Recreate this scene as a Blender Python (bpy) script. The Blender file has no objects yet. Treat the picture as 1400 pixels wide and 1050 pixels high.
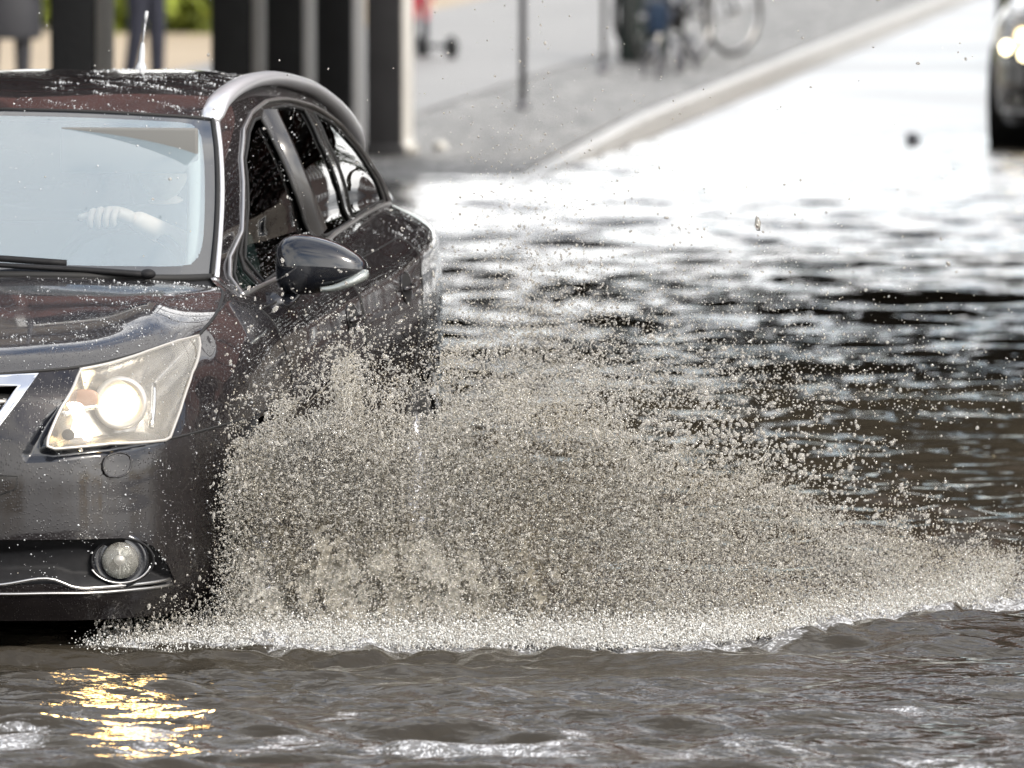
import numpy as np
# ------------------------------------------------------------------ curve / surface maths
def spl(pts, t, T=None):
    """smooth curve through pts (n,k) evaluated at t in [0,1]; cubic Hermite with 3-point tangents"""
    P = np.asarray(pts, float); n = len(P)
    if T is None:
        c = np.r_[0, np.cumsum(np.maximum(1e-6, np.linalg.norm(np.diff(P.reshape(n, -1), axis=0), axis=1)))]
        T = c / c[-1]
    T = np.asarray(T, float); t = np.clip(np.asarray(t, float), 0, 1)
    h = np.diff(T); sh = (-1,) + (1,) * (P.ndim - 1)
    d = np.diff(P, axis=0) / h.reshape(sh)
    m = np.empty_like(P)
    m[0] = d[0]; m[-1] = d[-1]
    if n > 2:
        w = (h[1:] / (h[1:] + h[:-1])).reshape(sh)
        m[1:-1] = d[:-1] * w + d[1:] * (1 - w)
    i = np.clip(np.searchsorted(T, t, side='right') - 1, 0, n - 2)
    s = (t - T[i]) / h[i]; hh = h[i]
    s = s.reshape(s.shape + (1,) * (P.ndim - 1)); hh = hh.reshape(s.shape)
    return ((2*s**3 - 3*s**2 + 1) * P[i] + (s**3 - 2*s**2 + s) * hh * m[i]
            + (-2*s**3 + 3*s**2) * P[i+1] + (s**3 - s**2) * hh * m[i+1])

def coons(bot, top, lef, rig, nu, nv):
    """patch from four boundary curves given as functions of [0,1]; returns (nu,nv,3)"""
    u = np.linspace(0, 1, nu); v = np.linspace(0, 1, nv)
    B, T, L, R = bot(u), top(u), lef(v), rig(v)
    U = u[:, None, None]; V = v[None, :, None]
    c00, c10, c01, c11 = B[0], B[-1], T[0], T[-1]
    return ((1-V)*B[:, None] + V*T[:, None] + (1-U)*L[None] + U*R[None]
            - ((1-U)*(1-V)*c00 + U*(1-V)*c10 + (1-U)*V*c01 + U*V*c11))

def normals(G):
    du = np.gradient(G, axis=0); dv = np.gradient(G, axis=1)
    n = np.cross(du, dv); return n / np.maximum(1e-9, np.linalg.norm(n, axis=2, keepdims=True))

# ------------------------------------------------------------------ the estate car: lower body band
PLAN = np.array([(0,-.965),(.25,-.958),(.45,-.935),(.60,-.885),(.71,-.785),(.79,-.635),(.845,-.43),(.88,-.15),
                 (.897,.2),(.905,.6),(.907,1.1),(.908,1.7),(.906,2.3),(.900,2.8),(.878,3.2),(.818,3.52),(.68,3.74),(.42,3.82),(0,3.84)])
#        rows: lip ............................................................ top edge
ZROW = np.array([
 (.19,.26,.36,.50,.62,.70,.765,.805),(.19,.26,.36,.50,.62,.70,.77,.81),(.19,.26,.36,.50,.62,.705,.78,.822),
 (.19,.26,.36,.50,.62,.71,.79,.835),(.19,.26,.36,.50,.62,.72,.805,.86),(.19,.26,.36,.50,.625,.73,.82,.878),
 (.19,.26,.36,.50,.635,.745,.835,.888),(.19,.26,.36,.52,.66,.78,.87,.915),(.20,.27,.37,.54,.69,.81,.89,.955),
 (.20,.27,.38,.55,.70,.825,.90,.965),(.20,.27,.38,.55,.70,.84,.92,.985),(.20,.27,.38,.55,.71,.86,.945,1.01),
 (.20,.27,.38,.55,.72,.875,.97,1.035),(.21,.28,.39,.56,.74,.90,1.005,1.058),(.22,.29,.40,.57,.76,.92,1.03,1.08),
 (.23,.30,.41,.58,.77,.93,1.03,1.085),(.25,.31,.42,.58,.77,.92,1.02,1.075),(.26,.32,.42,.58,.77,.91,1.0,1.05),(.26,.32,.42,.58,.77,.91,1.0,1.04)])
INS = np.array([
 (.055,.012,0,0,.006,.022,.055,.095),(.055,.012,0,0,.006,.022,.055,.095),(.055,.012,0,0,.008,.03,.07,.11),
 (.055,.012,0,0,.01,.038,.09,.135),(.055,.014,0,0,.01,.042,.10,.155),(.055,.016,0,0,.008,.04,.10,.15),
 (.05,.016,.002,0,.004,.03,.085,.125),(.05,.018,.004,0,.0,.018,.07,.11),(.05,.02,.006,0,0,.016,.055,.125),
 (.05,.022,.008,0,0,.012,.05,.14),(.05,.022,.008,0,-.002,.008,.045,.13),(.05,.022,.008,0,-.004,.006,.042,.132),
 (.05,.022,.008,0,-.004,.006,.045,.155),(.05,.022,.008,0,-.004,.002,.035,.18),(.05,.022,.008,0,-.004,.002,.035,.17),
 (.05,.022,.008,0,-.004,.006,.045,.14),(.05,.022,.008,0,0,.02,.06,.11),(.05,.022,.008,0,0,.03,.07,.11),(.05,.022,.008,0,0,.03,.07,.11)])
def _pn():
    t = np.gradient(PLAN, axis=0); t[0] = (1, 0); t[-1] = (-1, 0)
    n = np.stack([t[:, 1], -t[:, 0]], 1); return n / np.linalg.norm(n, axis=1, keepdims=True)
PNRM = _pn()
BNET = np.zeros(INS.shape + (3,))
BNET[..., :2] = PLAN[:, None] - INS[..., None] * PNRM[:, None]
BNET[..., 2] = ZROW
BNET[0, :, 0] = 0; BNET[-1, :, 0] = 0
BNET[2:7, -1] = [(.43,-.825,.823),(.555,-.742,.8335),(.648,-.62,.8535),(.716,-.46,.8755),(.766,-.25,.8915)]
for _i in range(2, 7):
    _a, _b = BNET[_i, 4], BNET[_i, 7]
    for _j, _f, _o in ((5, .40, .014), (6, .70, .016)):
        BNET[_i, _j] = _a + (_b - _a) * _f + np.array([*PNRM[_i], .8]) * _o
_c = np.r_[0, np.cumsum(np.linalg.norm(np.diff(PLAN, axis=0), axis=1))]; BU = _c / _c[-1]
BV = np.array([0, .10, .22, .40, .56, .72, .88, 1.0])
def band(U, V):
    """points on the lower body; U around the plan (0 nose .. 1 tail), V up the section; broadcastable 1-D arrays -> grid"""
    g = spl(BNET, U, BU)                       # (nu, rows, 3)
    return np.swapaxes(spl(np.swapaxes(g, 0, 1), V, BV), 0, 1)
# top edge of the band as a curve
I_TIP, I_A = 6, 8                              # headlamp tip station, A-pillar foot station
def top_edge(t, i0, i1):
    return spl(BNET[:, -1], BU[i0] + (BU[i1] - BU[i0]) * np.asarray(t), BU)

# ------------------------------------------------------------------ bonnet, windscreen, roof, glasshouse
WB = [(0,.13,1.028),(.25,.155,1.026),(.45,.22,1.02),(.60,.33,1.012),(.675,.44,1.01)]       # windscreen foot
WT = [(0,1.05,1.432),(.2,1.075,1.427),(.4,1.13,1.416),(.50,1.175,1.408),(.545,1.205,1.402)]  # header
WS = [(.675,.44,1.01),(.655,.62,1.115),(.625,.82,1.222),(.587,1.02,1.325),(.545,1.205,1.402)] # screen side edge
WC = [(0,.13,1.028),(0,.43,1.165),(0,.74,1.305),(0,1.05,1.432)]
def hood_grid(nu=90, nv=90):
    front = lambda u: top_edge(u, 0, I_TIP)
    A = BNET[I_A, -1]
    R0 = np.array(WB)
    rear_pts = [(0,.09,1.022),(.25,.115,1.02),(.45,.18,1.013),(.60,.28,1.003),tuple(A*.35+np.array((.69,.37,1.0))*.65)]
    rear = lambda u: spl(rear_pts, u)
    cen = lambda v: spl([tuple(BNET[0,-1]),(0,-.78,.853),(0,-.62,.893),(0,-.3,.955),(0,-.05,.997),(0,.09,1.022)], v)
    a0 = BNET[I_TIP,-1]; a1 = np.array(rear_pts[-1])
    side = lambda v: spl([tuple(a0),(.776,-.16,.916),(.772,.02,.951),(.748,.2,.981),tuple(a1)], v)
    G = coons(front, rear, cen, side, nu, nv)
    u = np.linspace(0,1,nu)[:,None]; v = np.linspace(0,1,nv)[None]
    G[...,2] += .012*np.sin(np.pi*v)**.8*np.exp(-((u-.72)/.10)**2)*np.sin(np.pi*np.clip(v,0,1)) + .022*np.sin(np.pi*np.minimum(1,v*1.0))**1*(u**3)*(1-u)*4
    return G
def screen_grid(nu=70, nv=50):
    G = coons(lambda u: spl(WB,u), lambda u: spl(WT,u), lambda v: spl(WC,v), lambda v: spl(WS,v), nu, nv)
    return G
# roof outer edge (line the rails follow) and the glasshouse side
RE = [(.545,1.205,1.402),(.545,1.4,1.436),(.545,1.7,1.462),(.546,2.1,1.468),(.552,2.5,1.448),(.566,2.9,1.402),(.590,3.2,1.325),(.613,3.42,1.225),(.636,3.58,1.12),(.655,3.66,1.078)]
RC = [(0,1.05,1.432),(0,1.3,1.462),(0,1.7,1.488),(0,2.2,1.501),(0,2.7,1.497),(0,3.1,1.475),(0,3.45,1.425)]
def side_top(t): return spl(RE, t)
def roof_grid(nu=40, nv=110):
    n = 7
    edge = lambda v: spl(RE[:n], v)
    rear = lambda u: spl([(0,3.45,1.425),(.3,3.40,1.41),(.5,3.29,1.365),(.590,3.2,1.325)], u)
    return coons(lambda u: spl(WT,u), rear, lambda v: spl(RC,v), edge, nu, nv)
def glass_side_grid(nu=260, nv=70):
    s0 = BU[I_A] + .45*(BU[I_A+1]-BU[I_A])
    eb = BU[15]
    bot = lambda u: spl(BNET[:,-1], s0 + (eb - s0)*np.asarray(u), BU)
    b0 = bot(np.array([0.]))[0]; b1 = bot(np.array([1.]))[0]
    wl = [tuple(b0),(.690,.45,1.005)] + WS[1:]
    lef = lambda v: spl(wl, v)
    rig = lambda v: spl([tuple(b1), tuple((np.array(b1)+np.array(RE[-1]))/2+(.01,.01,0)), RE[-1]], v)
    G = coons(bot, side_top, lef, rig, nu, nv)
    v = np.linspace(0,1,nv)[None,:,None]; u=np.linspace(0,1,nu)[:,None,None]
    N = normals(G); N *= np.sign(N[...,:1])
    G = G + N*np.sin(np.pi*v)*.030*np.clip(np.sin(np.pi*u),0,1)**.4
    return G
def tail_grid(nu=40, nv=40):
    b = lambda u: spl([tuple(BNET[18,-1]),tuple(BNET[17,-1]),tuple(BNET[16,-1]),tuple(BNET[15,-1])], u)
    t = lambda u: spl([(0,3.45,1.425),(.3,3.40,1.41),(.5,3.29,1.365),(.590,3.2,1.325)], u)
    r = lambda v: spl([tuple(BNET[15,-1]),RE[-1],RE[-2],RE[-3],RE[-4]], v)
    c = lambda v: spl([tuple(BNET[18,-1]),(0,3.72,1.2),(0,3.45,1.425)], v)
    return coons(b, t, c, r, nu, nv)

def fender_top_grid(nu=70, nv=24):
    A = BNET[I_A, -1]
    s0 = BU[I_A] + .45*(BU[I_A+1]-BU[I_A])
    bot = lambda u: spl(BNET[:,-1], BU[I_TIP]+(s0-BU[I_TIP])*np.asarray(u), BU)
    b0 = bot(np.array([1.]))[0]
    H = hood_grid(40,40)[-1]
    top = lambda u: spl(np.r_[H[::3][:-1], [H[-1]], [(.682,.42,1.008)], [(.690,.45,1.005)]], u)
    a0 = bot(np.array([0.]))[0]; t1 = top(np.array([1.]))[0]
    lef = lambda v: a0[None]*(1-np.asarray(v)[:,None]) + top(np.array([0.]))*np.asarray(v)[:,None]
    rig = lambda v: spl([tuple(b0), tuple(t1)], v)
    return coons(bot, top, lef, rig, nu, nv)
import bpy, bmesh, math, random
from mathutils import Vector, Matrix
RNG = np.random.default_rng(7); random.seed(7)
scn = bpy.context.scene
COL = scn.collection

# ------------------------------------------------------------------ object helpers
def obj(name, V, F, mats, parent=None, smooth=True, fmat=None):
    """one mesh object from vertex array V and faces F (list, or (n,3|4) int array)"""
    me = bpy.data.meshes.new(name)
    V = np.asarray(V, np.float32)
    if isinstance(F, np.ndarray):
        n, k = F.shape
        me.vertices.add(len(V)); me.vertices.foreach_set('co', V.ravel())
        me.loops.add(n*k); me.loops.foreach_set('vertex_index', F.astype(np.int32).ravel())
        me.polygons.add(n); me.polygons.foreach_set('loop_start', np.arange(0, n*k, k, dtype=np.int32))
        me.update(calc_edges=True)
    else:
        me.from_pydata([tuple(map(float, v)) for v in V], [], [tuple(int(i) for i in f) for f in F])
    for m in (mats if isinstance(mats, (list, tuple)) else [mats]):
        me.materials.append(m)
    if fmat is not None:
        me.polygons.foreach_set('material_index', np.asarray(fmat, np.int32))
    me.polygons.foreach_set('use_smooth', np.full(len(me.polygons), bool(smooth)))
    me.validate(); me.update()
    o = bpy.data.objects.new(name, me); COL.objects.link(o)
    if parent: o.parent = parent
    return o

def empty(name, loc=(0,0,0), rz=0):
    o = bpy.data.objects.new(name, None); COL.objects.link(o)
    o.location = loc; o.rotation_euler = (0,0,rz); o.empty_display_size = .2
    return o

def tag(o, label=None, cat=None, group=None, kind=None):
    if label: o['label'] = label
    if cat: o['category'] = cat
    if group: o['group'] = group
    if kind: o['kind'] = kind
    return o

def copy_tree(o, parent=None, skip=()):
    c = o.copy(); COL.objects.link(c); c.parent = parent
    for ch in list(o.children):
        if not any(ch.name.startswith(s) for s in skip): copy_tree(ch, c, skip)
    return c

class MB:
    """collects shapes into one mesh"""
    def __init__(s): s.V = []; s.F = []; s.M = []; s.n = 0
    def add(s, V, F, m=0):
        V = np.asarray(V, float)
        s.V.append(V); s.F += [tuple(int(i)+s.n for i in f) for f in F]; s.M += [m]*len(F); s.n += len(V); return s
    def box(s, c, h, rz=0, m=0, b=None):
        """bevelled box: centre c, half sizes h"""
        b = min(h)*.18 if b is None else b
        bm = bmesh.new(); bmesh.ops.create_cube(bm, size=2)
        for v in bm.verts: v.co = Vector((v.co.x*h[0], v.co.y*h[1], v.co.z*h[2]))
        if b > 0: bmesh.ops.bevel(bm, geom=bm.edges[:], offset=b, segments=2, affect='EDGES', profile=.6)
        bm.verts.index_update(); ca, sa = math.cos(rz), math.sin(rz)
        V = [(c[0]+v.co.x*ca-v.co.y*sa, c[1]+v.co.x*sa+v.co.y*ca, c[2]+v.co.z) for v in bm.verts]
        F = [[v.index for v in f.verts] for f in bm.faces]; bm.free(); return s.add(V, F, m)
    def tube(s, P, r, n=8, m=0, closed=False, caps=True, flat=1.0):
        P = np.asarray(P, float); k = len(P); r = np.broadcast_to(np.asarray(r, float), (k,))
        T = np.gradient(P, axis=0) if not closed else np.roll(P,-1,0)-np.roll(P,1,0)
        T /= np.maximum(1e-9, np.linalg.norm(T, axis=1, keepdims=True))
        up = np.array([0,0,1.]) if abs(T[0,2]) < .9 else np.array([1.,0,0])
        A = np.cross(T[0], up); A /= np.linalg.norm(A); V = []
        for i in range(k):
            A = A - T[i]*(A@T[i]); A /= max(1e-9, np.linalg.norm(A)); B = np.cross(T[i], A)
            a = np.linspace(0, 2*np.pi, n, endpoint=False)
            V.append(P[i] + r[i]*(np.cos(a)[:,None]*A + flat*np.sin(a)[:,None]*B))
        V = np.concatenate(V); F = []
        for i in range(k if closed else k-1):
            j = (i+1) % k
            for q in range(n): F.append((i*n+q, i*n+(q+1)%n, j*n+(q+1)%n, j*n+q))
        if caps and not closed: F += [tuple(range(n))[::-1], tuple(range((k-1)*n, k*n))]
        return s.add(V, F, m)
    def lathe(s, prof, c, axis=(0,0,1), n=24, m=0):
        """profile [(r, h)] revolved about axis through c"""
        ax = Vector(axis).normalized(); q = Vector((0,0,1)).rotation_difference(ax); V = []; F = []
        for (r_, h) in prof:
            for k in range(n):
                a = 2*math.pi*k/n; p = q @ Vector((r_*math.cos(a), r_*math.sin(a), h)); V.append((c[0]+p.x, c[1]+p.y, c[2]+p.z))
        for i in range(len(prof)-1):
            for k in range(n): F.append((i*n+k, i*n+(k+1)%n, (i+1)*n+(k+1)%n, (i+1)*n+k))
        return s.add(V, F, m)
    def ball(s, c, h, m=0, u=16, v=10, e=1.0):
        V = []; F = []
        sp = lambda a: math.copysign(abs(a)**e, a)
        for i in range(v+1):
            t = math.pi*i/v
            for k in range(u):
                a = 2*math.pi*k/u; V.append((c[0]+h[0]*sp(math.sin(t))*sp(math.cos(a)), c[1]+h[1]*sp(math.sin(t))*sp(math.sin(a)), c[2]+h[2]*sp(math.cos(t))))
        for i in range(v):
            for k in range(u): F.append((i*u+k, (i+1)*u+k, (i+1)*u+(k+1)%u, i*u+(k+1)%u))
        return s.add(V, F, m)
    def grid(s, G, m=0, flip=False):
        a, b = G.shape[:2]; F = gridfaces(a, b)
        if flip: F = F[:, ::-1]
        return s.add(G.reshape(-1,3), F, m)
    def mirrored(s):
        V = np.concatenate(s.V); W = V*np.array([-1,1,1.]); F = [tuple(i+len(V) for i in f[::-1]) for f in s.F]
        s.V = [V, W]; s.F = s.F+F; s.M = s.M+s.M; s.n = 2*len(V); return s
    def build(s, name, mats, parent=None, smooth=True):
        return obj(name, np.concatenate(s.V), s.F, mats, parent, smooth, s.M)

def gridfaces(a, b):
    i, j = np.meshgrid(np.arange(a-1), np.arange(b-1), indexing='ij'); k = (i*b+j).ravel()
    return np.stack([k, k+b, k+b+1, k+1], 1)

def flipx(V): return np.asarray(V)*np.array([-1,1,1.])

# ------------------------------------------------------------------ cutting panels out of a surface grid
def to_uv(G, P):
    out = []; flat = G.reshape(-1,3); nb = G.shape[1]
    for p in np.asarray(P, float):
        k = np.argmin(((flat-p)**2).sum(1)); i, j = divmod(k, nb)
        i = min(max(i,1), G.shape[0]-2); j = min(max(j,1), nb-2)
        J = np.stack([(G[i+1,j]-G[i-1,j])/2, (G[i,j+1]-G[i,j-1])/2], 1)
        s = np.linalg.lstsq(J, p-G[i,j], rcond=None)[0]
        out.append((np.clip(i+np.clip(s[0],-2,2),0,G.shape[0]-1), np.clip(j+np.clip(s[1],-2,2),0,nb-1)))
    return np.array(out)
def samp(G, uv):
    uv = np.asarray(uv, float); i = np.clip(np.floor(uv[...,0]).astype(int),0,G.shape[0]-2); j = np.clip(np.floor(uv[...,1]).astype(int),0,G.shape[1]-2)
    a = (uv[...,0]-i)[...,None]; b = (uv[...,1]-j)[...,None]
    return G[i,j]*(1-a)*(1-b)+G[i+1,j]*a*(1-b)+G[i,j+1]*(1-a)*b+G[i+1,j+1]*a*b
def chaikin(P, n=2):
    P = np.asarray(P, float)
    for _ in range(n):
        Q = np.roll(P,-1,0); P = np.stack([P*.75+Q*.25, P*.25+Q*.75],1).reshape(-1, P.shape[1])
    return P
def fillet(P, r=.02, n=4):
    """round the corners of a closed outline, cutting each back by about r"""
    P = np.asarray(P, float); out = []; k = len(P)
    for i in range(k):
        a, b, c = P[i-1], P[i], P[(i+1)%k]; la, lc = np.linalg.norm(a-b), np.linalg.norm(c-b)
        p, q = b+(a-b)*min(.45,r/la), b+(c-b)*min(.45,r/lc)
        for t in np.linspace(0,1,n): out.append((1-t)**2*p+2*t*(1-t)*b+t*t*q)
    return np.array(out)
def inpoly(x, y, P):
    r = np.zeros(x.shape, bool); n = len(P)
    for k in range(n):
        x1,y1 = P[k]; x2,y2 = P[(k+1)%n]
        if y1 == y2: continue
        c = ((y1 > y) != (y2 > y)) & (x < (x2-x1)*(y-y1)/(y2-y1)+x1); r ^= c
    return r
def closest(x, y, P):
    best = np.full(x.shape, 1e9); bx = x.copy(); by = y.copy(); n = len(P)
    for k in range(n):
        a = P[k]; d = P[(k+1)%n]-a; L = d@d
        if L < 1e-12: continue
        t = np.clip(((x-a[0])*d[0]+(y-a[1])*d[1])/L,0,1); qx = a[0]+t*d[0]; qy = a[1]+t*d[1]
        dd = (x-qx)**2+(y-qy)**2; m = dd < best; best[m] = dd[m]; bx[m] = qx[m]; by[m] = qy[m]
    return np.sqrt(best), bx, by
class Panels:
    """a surface grid split into named regions by outlines drawn on it"""
    def __init__(s, G, polys):
        s.G = G; a, b = G.shape[:2]
        I, J = np.meshgrid(np.arange(a, dtype=float), np.arange(b, dtype=float), indexing='ij')
        lab = np.zeros((a-1, b-1), int); done = np.zeros((a,b), bool); s.names = ['']+[p[0] for p in polys]; s.uv = {}
        for k, (name, P) in enumerate(polys, 1):
            s.uv[name] = P
            i0,i1 = int(max(0,P[:,0].min()-2)), int(min(a,P[:,0].max()+3)); j0,j1 = int(max(0,P[:,1].min()-2)), int(min(b,P[:,1].max()+3))
            d,bx,by = closest(I[i0:i1,j0:j1], J[i0:i1,j0:j1], P)
            m = (d < .52) & ~done[i0:i1,j0:j1]
            edge = np.zeros_like(m)
            I[i0:i1,j0:j1][m] = bx[m]; J[i0:i1,j0:j1][m] = by[m]; done[i0:i1,j0:j1] |= m
        for k, (name, P) in enumerate(polys, 1):
            i0,i1 = int(max(0,P[:,0].min()-2)), int(min(a-1,P[:,0].max()+3)); j0,j1 = int(max(0,P[:,1].min()-2)), int(min(b-1,P[:,1].max()+3))
            ci = (I[:-1,:-1]+I[1:,:-1]+I[:-1,1:]+I[1:,1:])[i0:i1,j0:j1]/4; cj = (J[:-1,:-1]+J[1:,:-1]+J[:-1,1:]+J[1:,1:])[i0:i1,j0:j1]/4
            m = inpoly(ci, cj, P) & (lab[i0:i1,j0:j1] == 0); lab[i0:i1,j0:j1][m] = k
        s.I, s.J, s.lab = I, J, lab
        s.P = samp(G, np.stack([I,J],-1)); N = normals(G); s.N = samp(N, np.stack([I,J],-1))
        s.N /= np.maximum(1e-9, np.linalg.norm(s.N,axis=-1,keepdims=True))
    def region(s, name, off=0.0, depth=None):
        """vertices and faces of a region; off metres along the outward normal; depth(dist to outline) sinks it"""
        k = s.names.index(name); a, b = s.G.shape[:2]
        F = gridfaces(a,b)[(s.lab == k).ravel()]
        used = np.unique(F); mp = np.full(a*b,-1); mp[used] = np.arange(len(used))
        V = s.P.reshape(-1,3)[used]; N = s.N.reshape(-1,3)[used]
        o = np.full(len(used), float(off))
        if depth is not None:
            W = samp(s.G, s.uv[name]); d = np.full(len(used),1e9); n = len(W)
            for q in range(n):
                A = W[q]; D = W[(q+1)%n]-A; L = D@D
                if L < 1e-12: continue
                t = np.clip(((V-A)@D)/L,0,1); d = np.minimum(d, np.linalg.norm(V-A-t[:,None]*D,axis=1))
            o = o + depth(d)
        return V+N*o[:,None], mp[F]
    def line(s, name, closed=True, off=0.0, n=6):
        P = s.uv[name]; Q = np.roll(P,-1,0) if closed else P[1:]; A = P if closed else P[:-1]
        t = np.arange(n)/n; L = (A[:,None]*(1-t[:,None])[None]+Q[:,None]*t[:,None][None]).reshape(-1,2)
        if not closed: L = np.r_[L, P[-1:]]
        return on(s.G, L, off)
def on(G, uv, off=0.0):
    N = normals(G); n = samp(N, uv); return samp(G, uv) + off*n/np.maximum(1e-9, np.linalg.norm(n,axis=-1,keepdims=True))

# ------------------------------------------------------------------ material helpers
def mat(name):
    m = bpy.data.materials.new(name); m.use_nodes = True; nt = m.node_tree
    return m, nt.nodes, nt.links, nt.nodes['Principled BSDF']
def pbr(name, col, rough=.5, metal=0, coat=0, spec=.5, emit=None, es=0, noise=None, bump=None, trans=0, ior=1.45, coat_r=.03):
    m, N, L, b = mat(name)
    b.inputs['Base Color'].default_value = (*col,1); b.inputs['Roughness'].default_value = rough; b.inputs['Metallic'].default_value = metal
    b.inputs['Coat Weight'].default_value = coat; b.inputs['Coat Roughness'].default_value = coat_r; b.inputs['Specular IOR Level'].default_value = spec
    b.inputs['Transmission Weight'].default_value = trans; b.inputs['IOR'].default_value = ior
    if emit: b.inputs['Emission Color'].default_value = (*emit,1); b.inputs['Emission Strength'].default_value = es
    tc = N.new('ShaderNodeTexCoord')
    if noise:
        sc, amt = noise; n = N.new('ShaderNodeTexNoise'); n.inputs['Scale'].default_value = sc; n.inputs['Detail'].default_value = 6
        L.new(tc.outputs['Object'], n.inputs['Vector'])
        r = N.new('ShaderNodeMapRange'); r.inputs['From Min'].default_value = .25; r.inputs['From Max'].default_value = .75
        r.inputs['To Min'].default_value = 1-amt; r.inputs['To Max'].default_value = 1+amt; L.new(n.outputs['Fac'], r.inputs['Value'])
        x = N.new('ShaderNodeMix'); x.data_type = 'RGBA'; x.blend_type = 'MULTIPLY'; x.inputs['Factor'].default_value = 1
        x.inputs['A'].default_value = (*col,1); L.new(r.outputs['Result'], x.inputs['B']); L.new(x.outputs['Result'], b.inputs['Base Color'])
    if bump:
        sc, dist = bump; n = N.new('ShaderNodeTexNoise'); n.inputs['Scale'].default_value = sc; n.inputs['Detail'].default_value = 4
        L.new(tc.outputs['Object'], n.inputs['Vector']); q = N.new('ShaderNodeBump'); q.inputs['Distance'].default_value = dist
        L.new(n.outputs['Fac'], q.inputs['Height']); L.new(q.outputs['Normal'], b.inputs['Normal'])
    return m
def bead_bump(N, L, b, scale=150, dist=.0012, coat=True):
    """beads of rain standing on a surface"""
    tc = N.new('ShaderNodeTexCoord'); v = N.new('ShaderNodeTexVoronoi'); v.inputs['Scale'].default_value = scale
    L.new(tc.outputs['Object'], v.inputs['Vector'])
    r = N.new('ShaderNodeMapRange'); r.interpolation_type = 'SMOOTHSTEP'; r.inputs['From Min'].default_value = .05; r.inputs['From Max'].default_value = .42
    r.inputs['To Min'].default_value = 1; r.inputs['To Max'].default_value = 0; L.new(v.outputs['Distance'], r.inputs['Value'])
    sx = N.new('ShaderNodeSeparateColor'); L.new(v.outputs['Color'], sx.inputs['Color'])
    g = N.new('ShaderNodeMath'); g.operation = 'GREATER_THAN'; g.inputs[1].default_value = .55; L.new(sx.outputs['Red'], g.inputs[0])
    k = N.new('ShaderNodeMath'); k.operation = 'MULTIPLY'; L.new(r.outputs['Result'], k.inputs[0]); L.new(g.outputs[0], k.inputs[1])
    q = N.new('ShaderNodeBump'); q.inputs['Distance'].default_value = dist; L.new(k.outputs[0], q.inputs['Height'])
    L.new(q.outputs['Normal'], b.inputs['Normal'])
    if coat: L.new(q.outputs['Normal'], b.inputs['Coat Normal'])
    return k
def sheet_glass(name, tint, ior=1.5, rough=0.0, beads=None, film=0, film_col=(.60,.755,.86,1)):
    """thin pane: see-through with a Fresnel reflection"""
    m, N, L, b = mat(name); out = N['Material Output']; N.remove(b)
    t = N.new('ShaderNodeBsdfTransparent'); t.inputs['Color'].default_value = (*tint,1)
    g = N.new('ShaderNodeBsdfGlossy'); g.inputs['Roughness'].default_value = rough
    f = N.new('ShaderNodeFresnel'); f.inputs['IOR'].default_value = ior
    if film:                                      # pale diffuse haze mixed evenly into the pane's colour
        df = N.new('ShaderNodeBsdfDiffuse'); df.inputs[0].default_value = film_col; mt = N.new('ShaderNodeMixShader'); mt.inputs[0].default_value = film
        L.new(t.outputs[0], mt.inputs[1]); L.new(df.outputs[0], mt.inputs[2]); t = mt
    x = N.new('ShaderNodeMixShader'); L.new(f.outputs[0], x.inputs[0]); L.new(t.outputs[0], x.inputs[1]); L.new(g.outputs[0], x.inputs[2]); L.new(x.outputs[0], out.inputs['Surface'])
    if beads:
        class B: pass
        fake = {'Normal': g.inputs['Normal']}
        class FB: inputs = fake
        bead_bump(N, L, FB, beads, .0008, coat=False)
    return m

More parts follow.
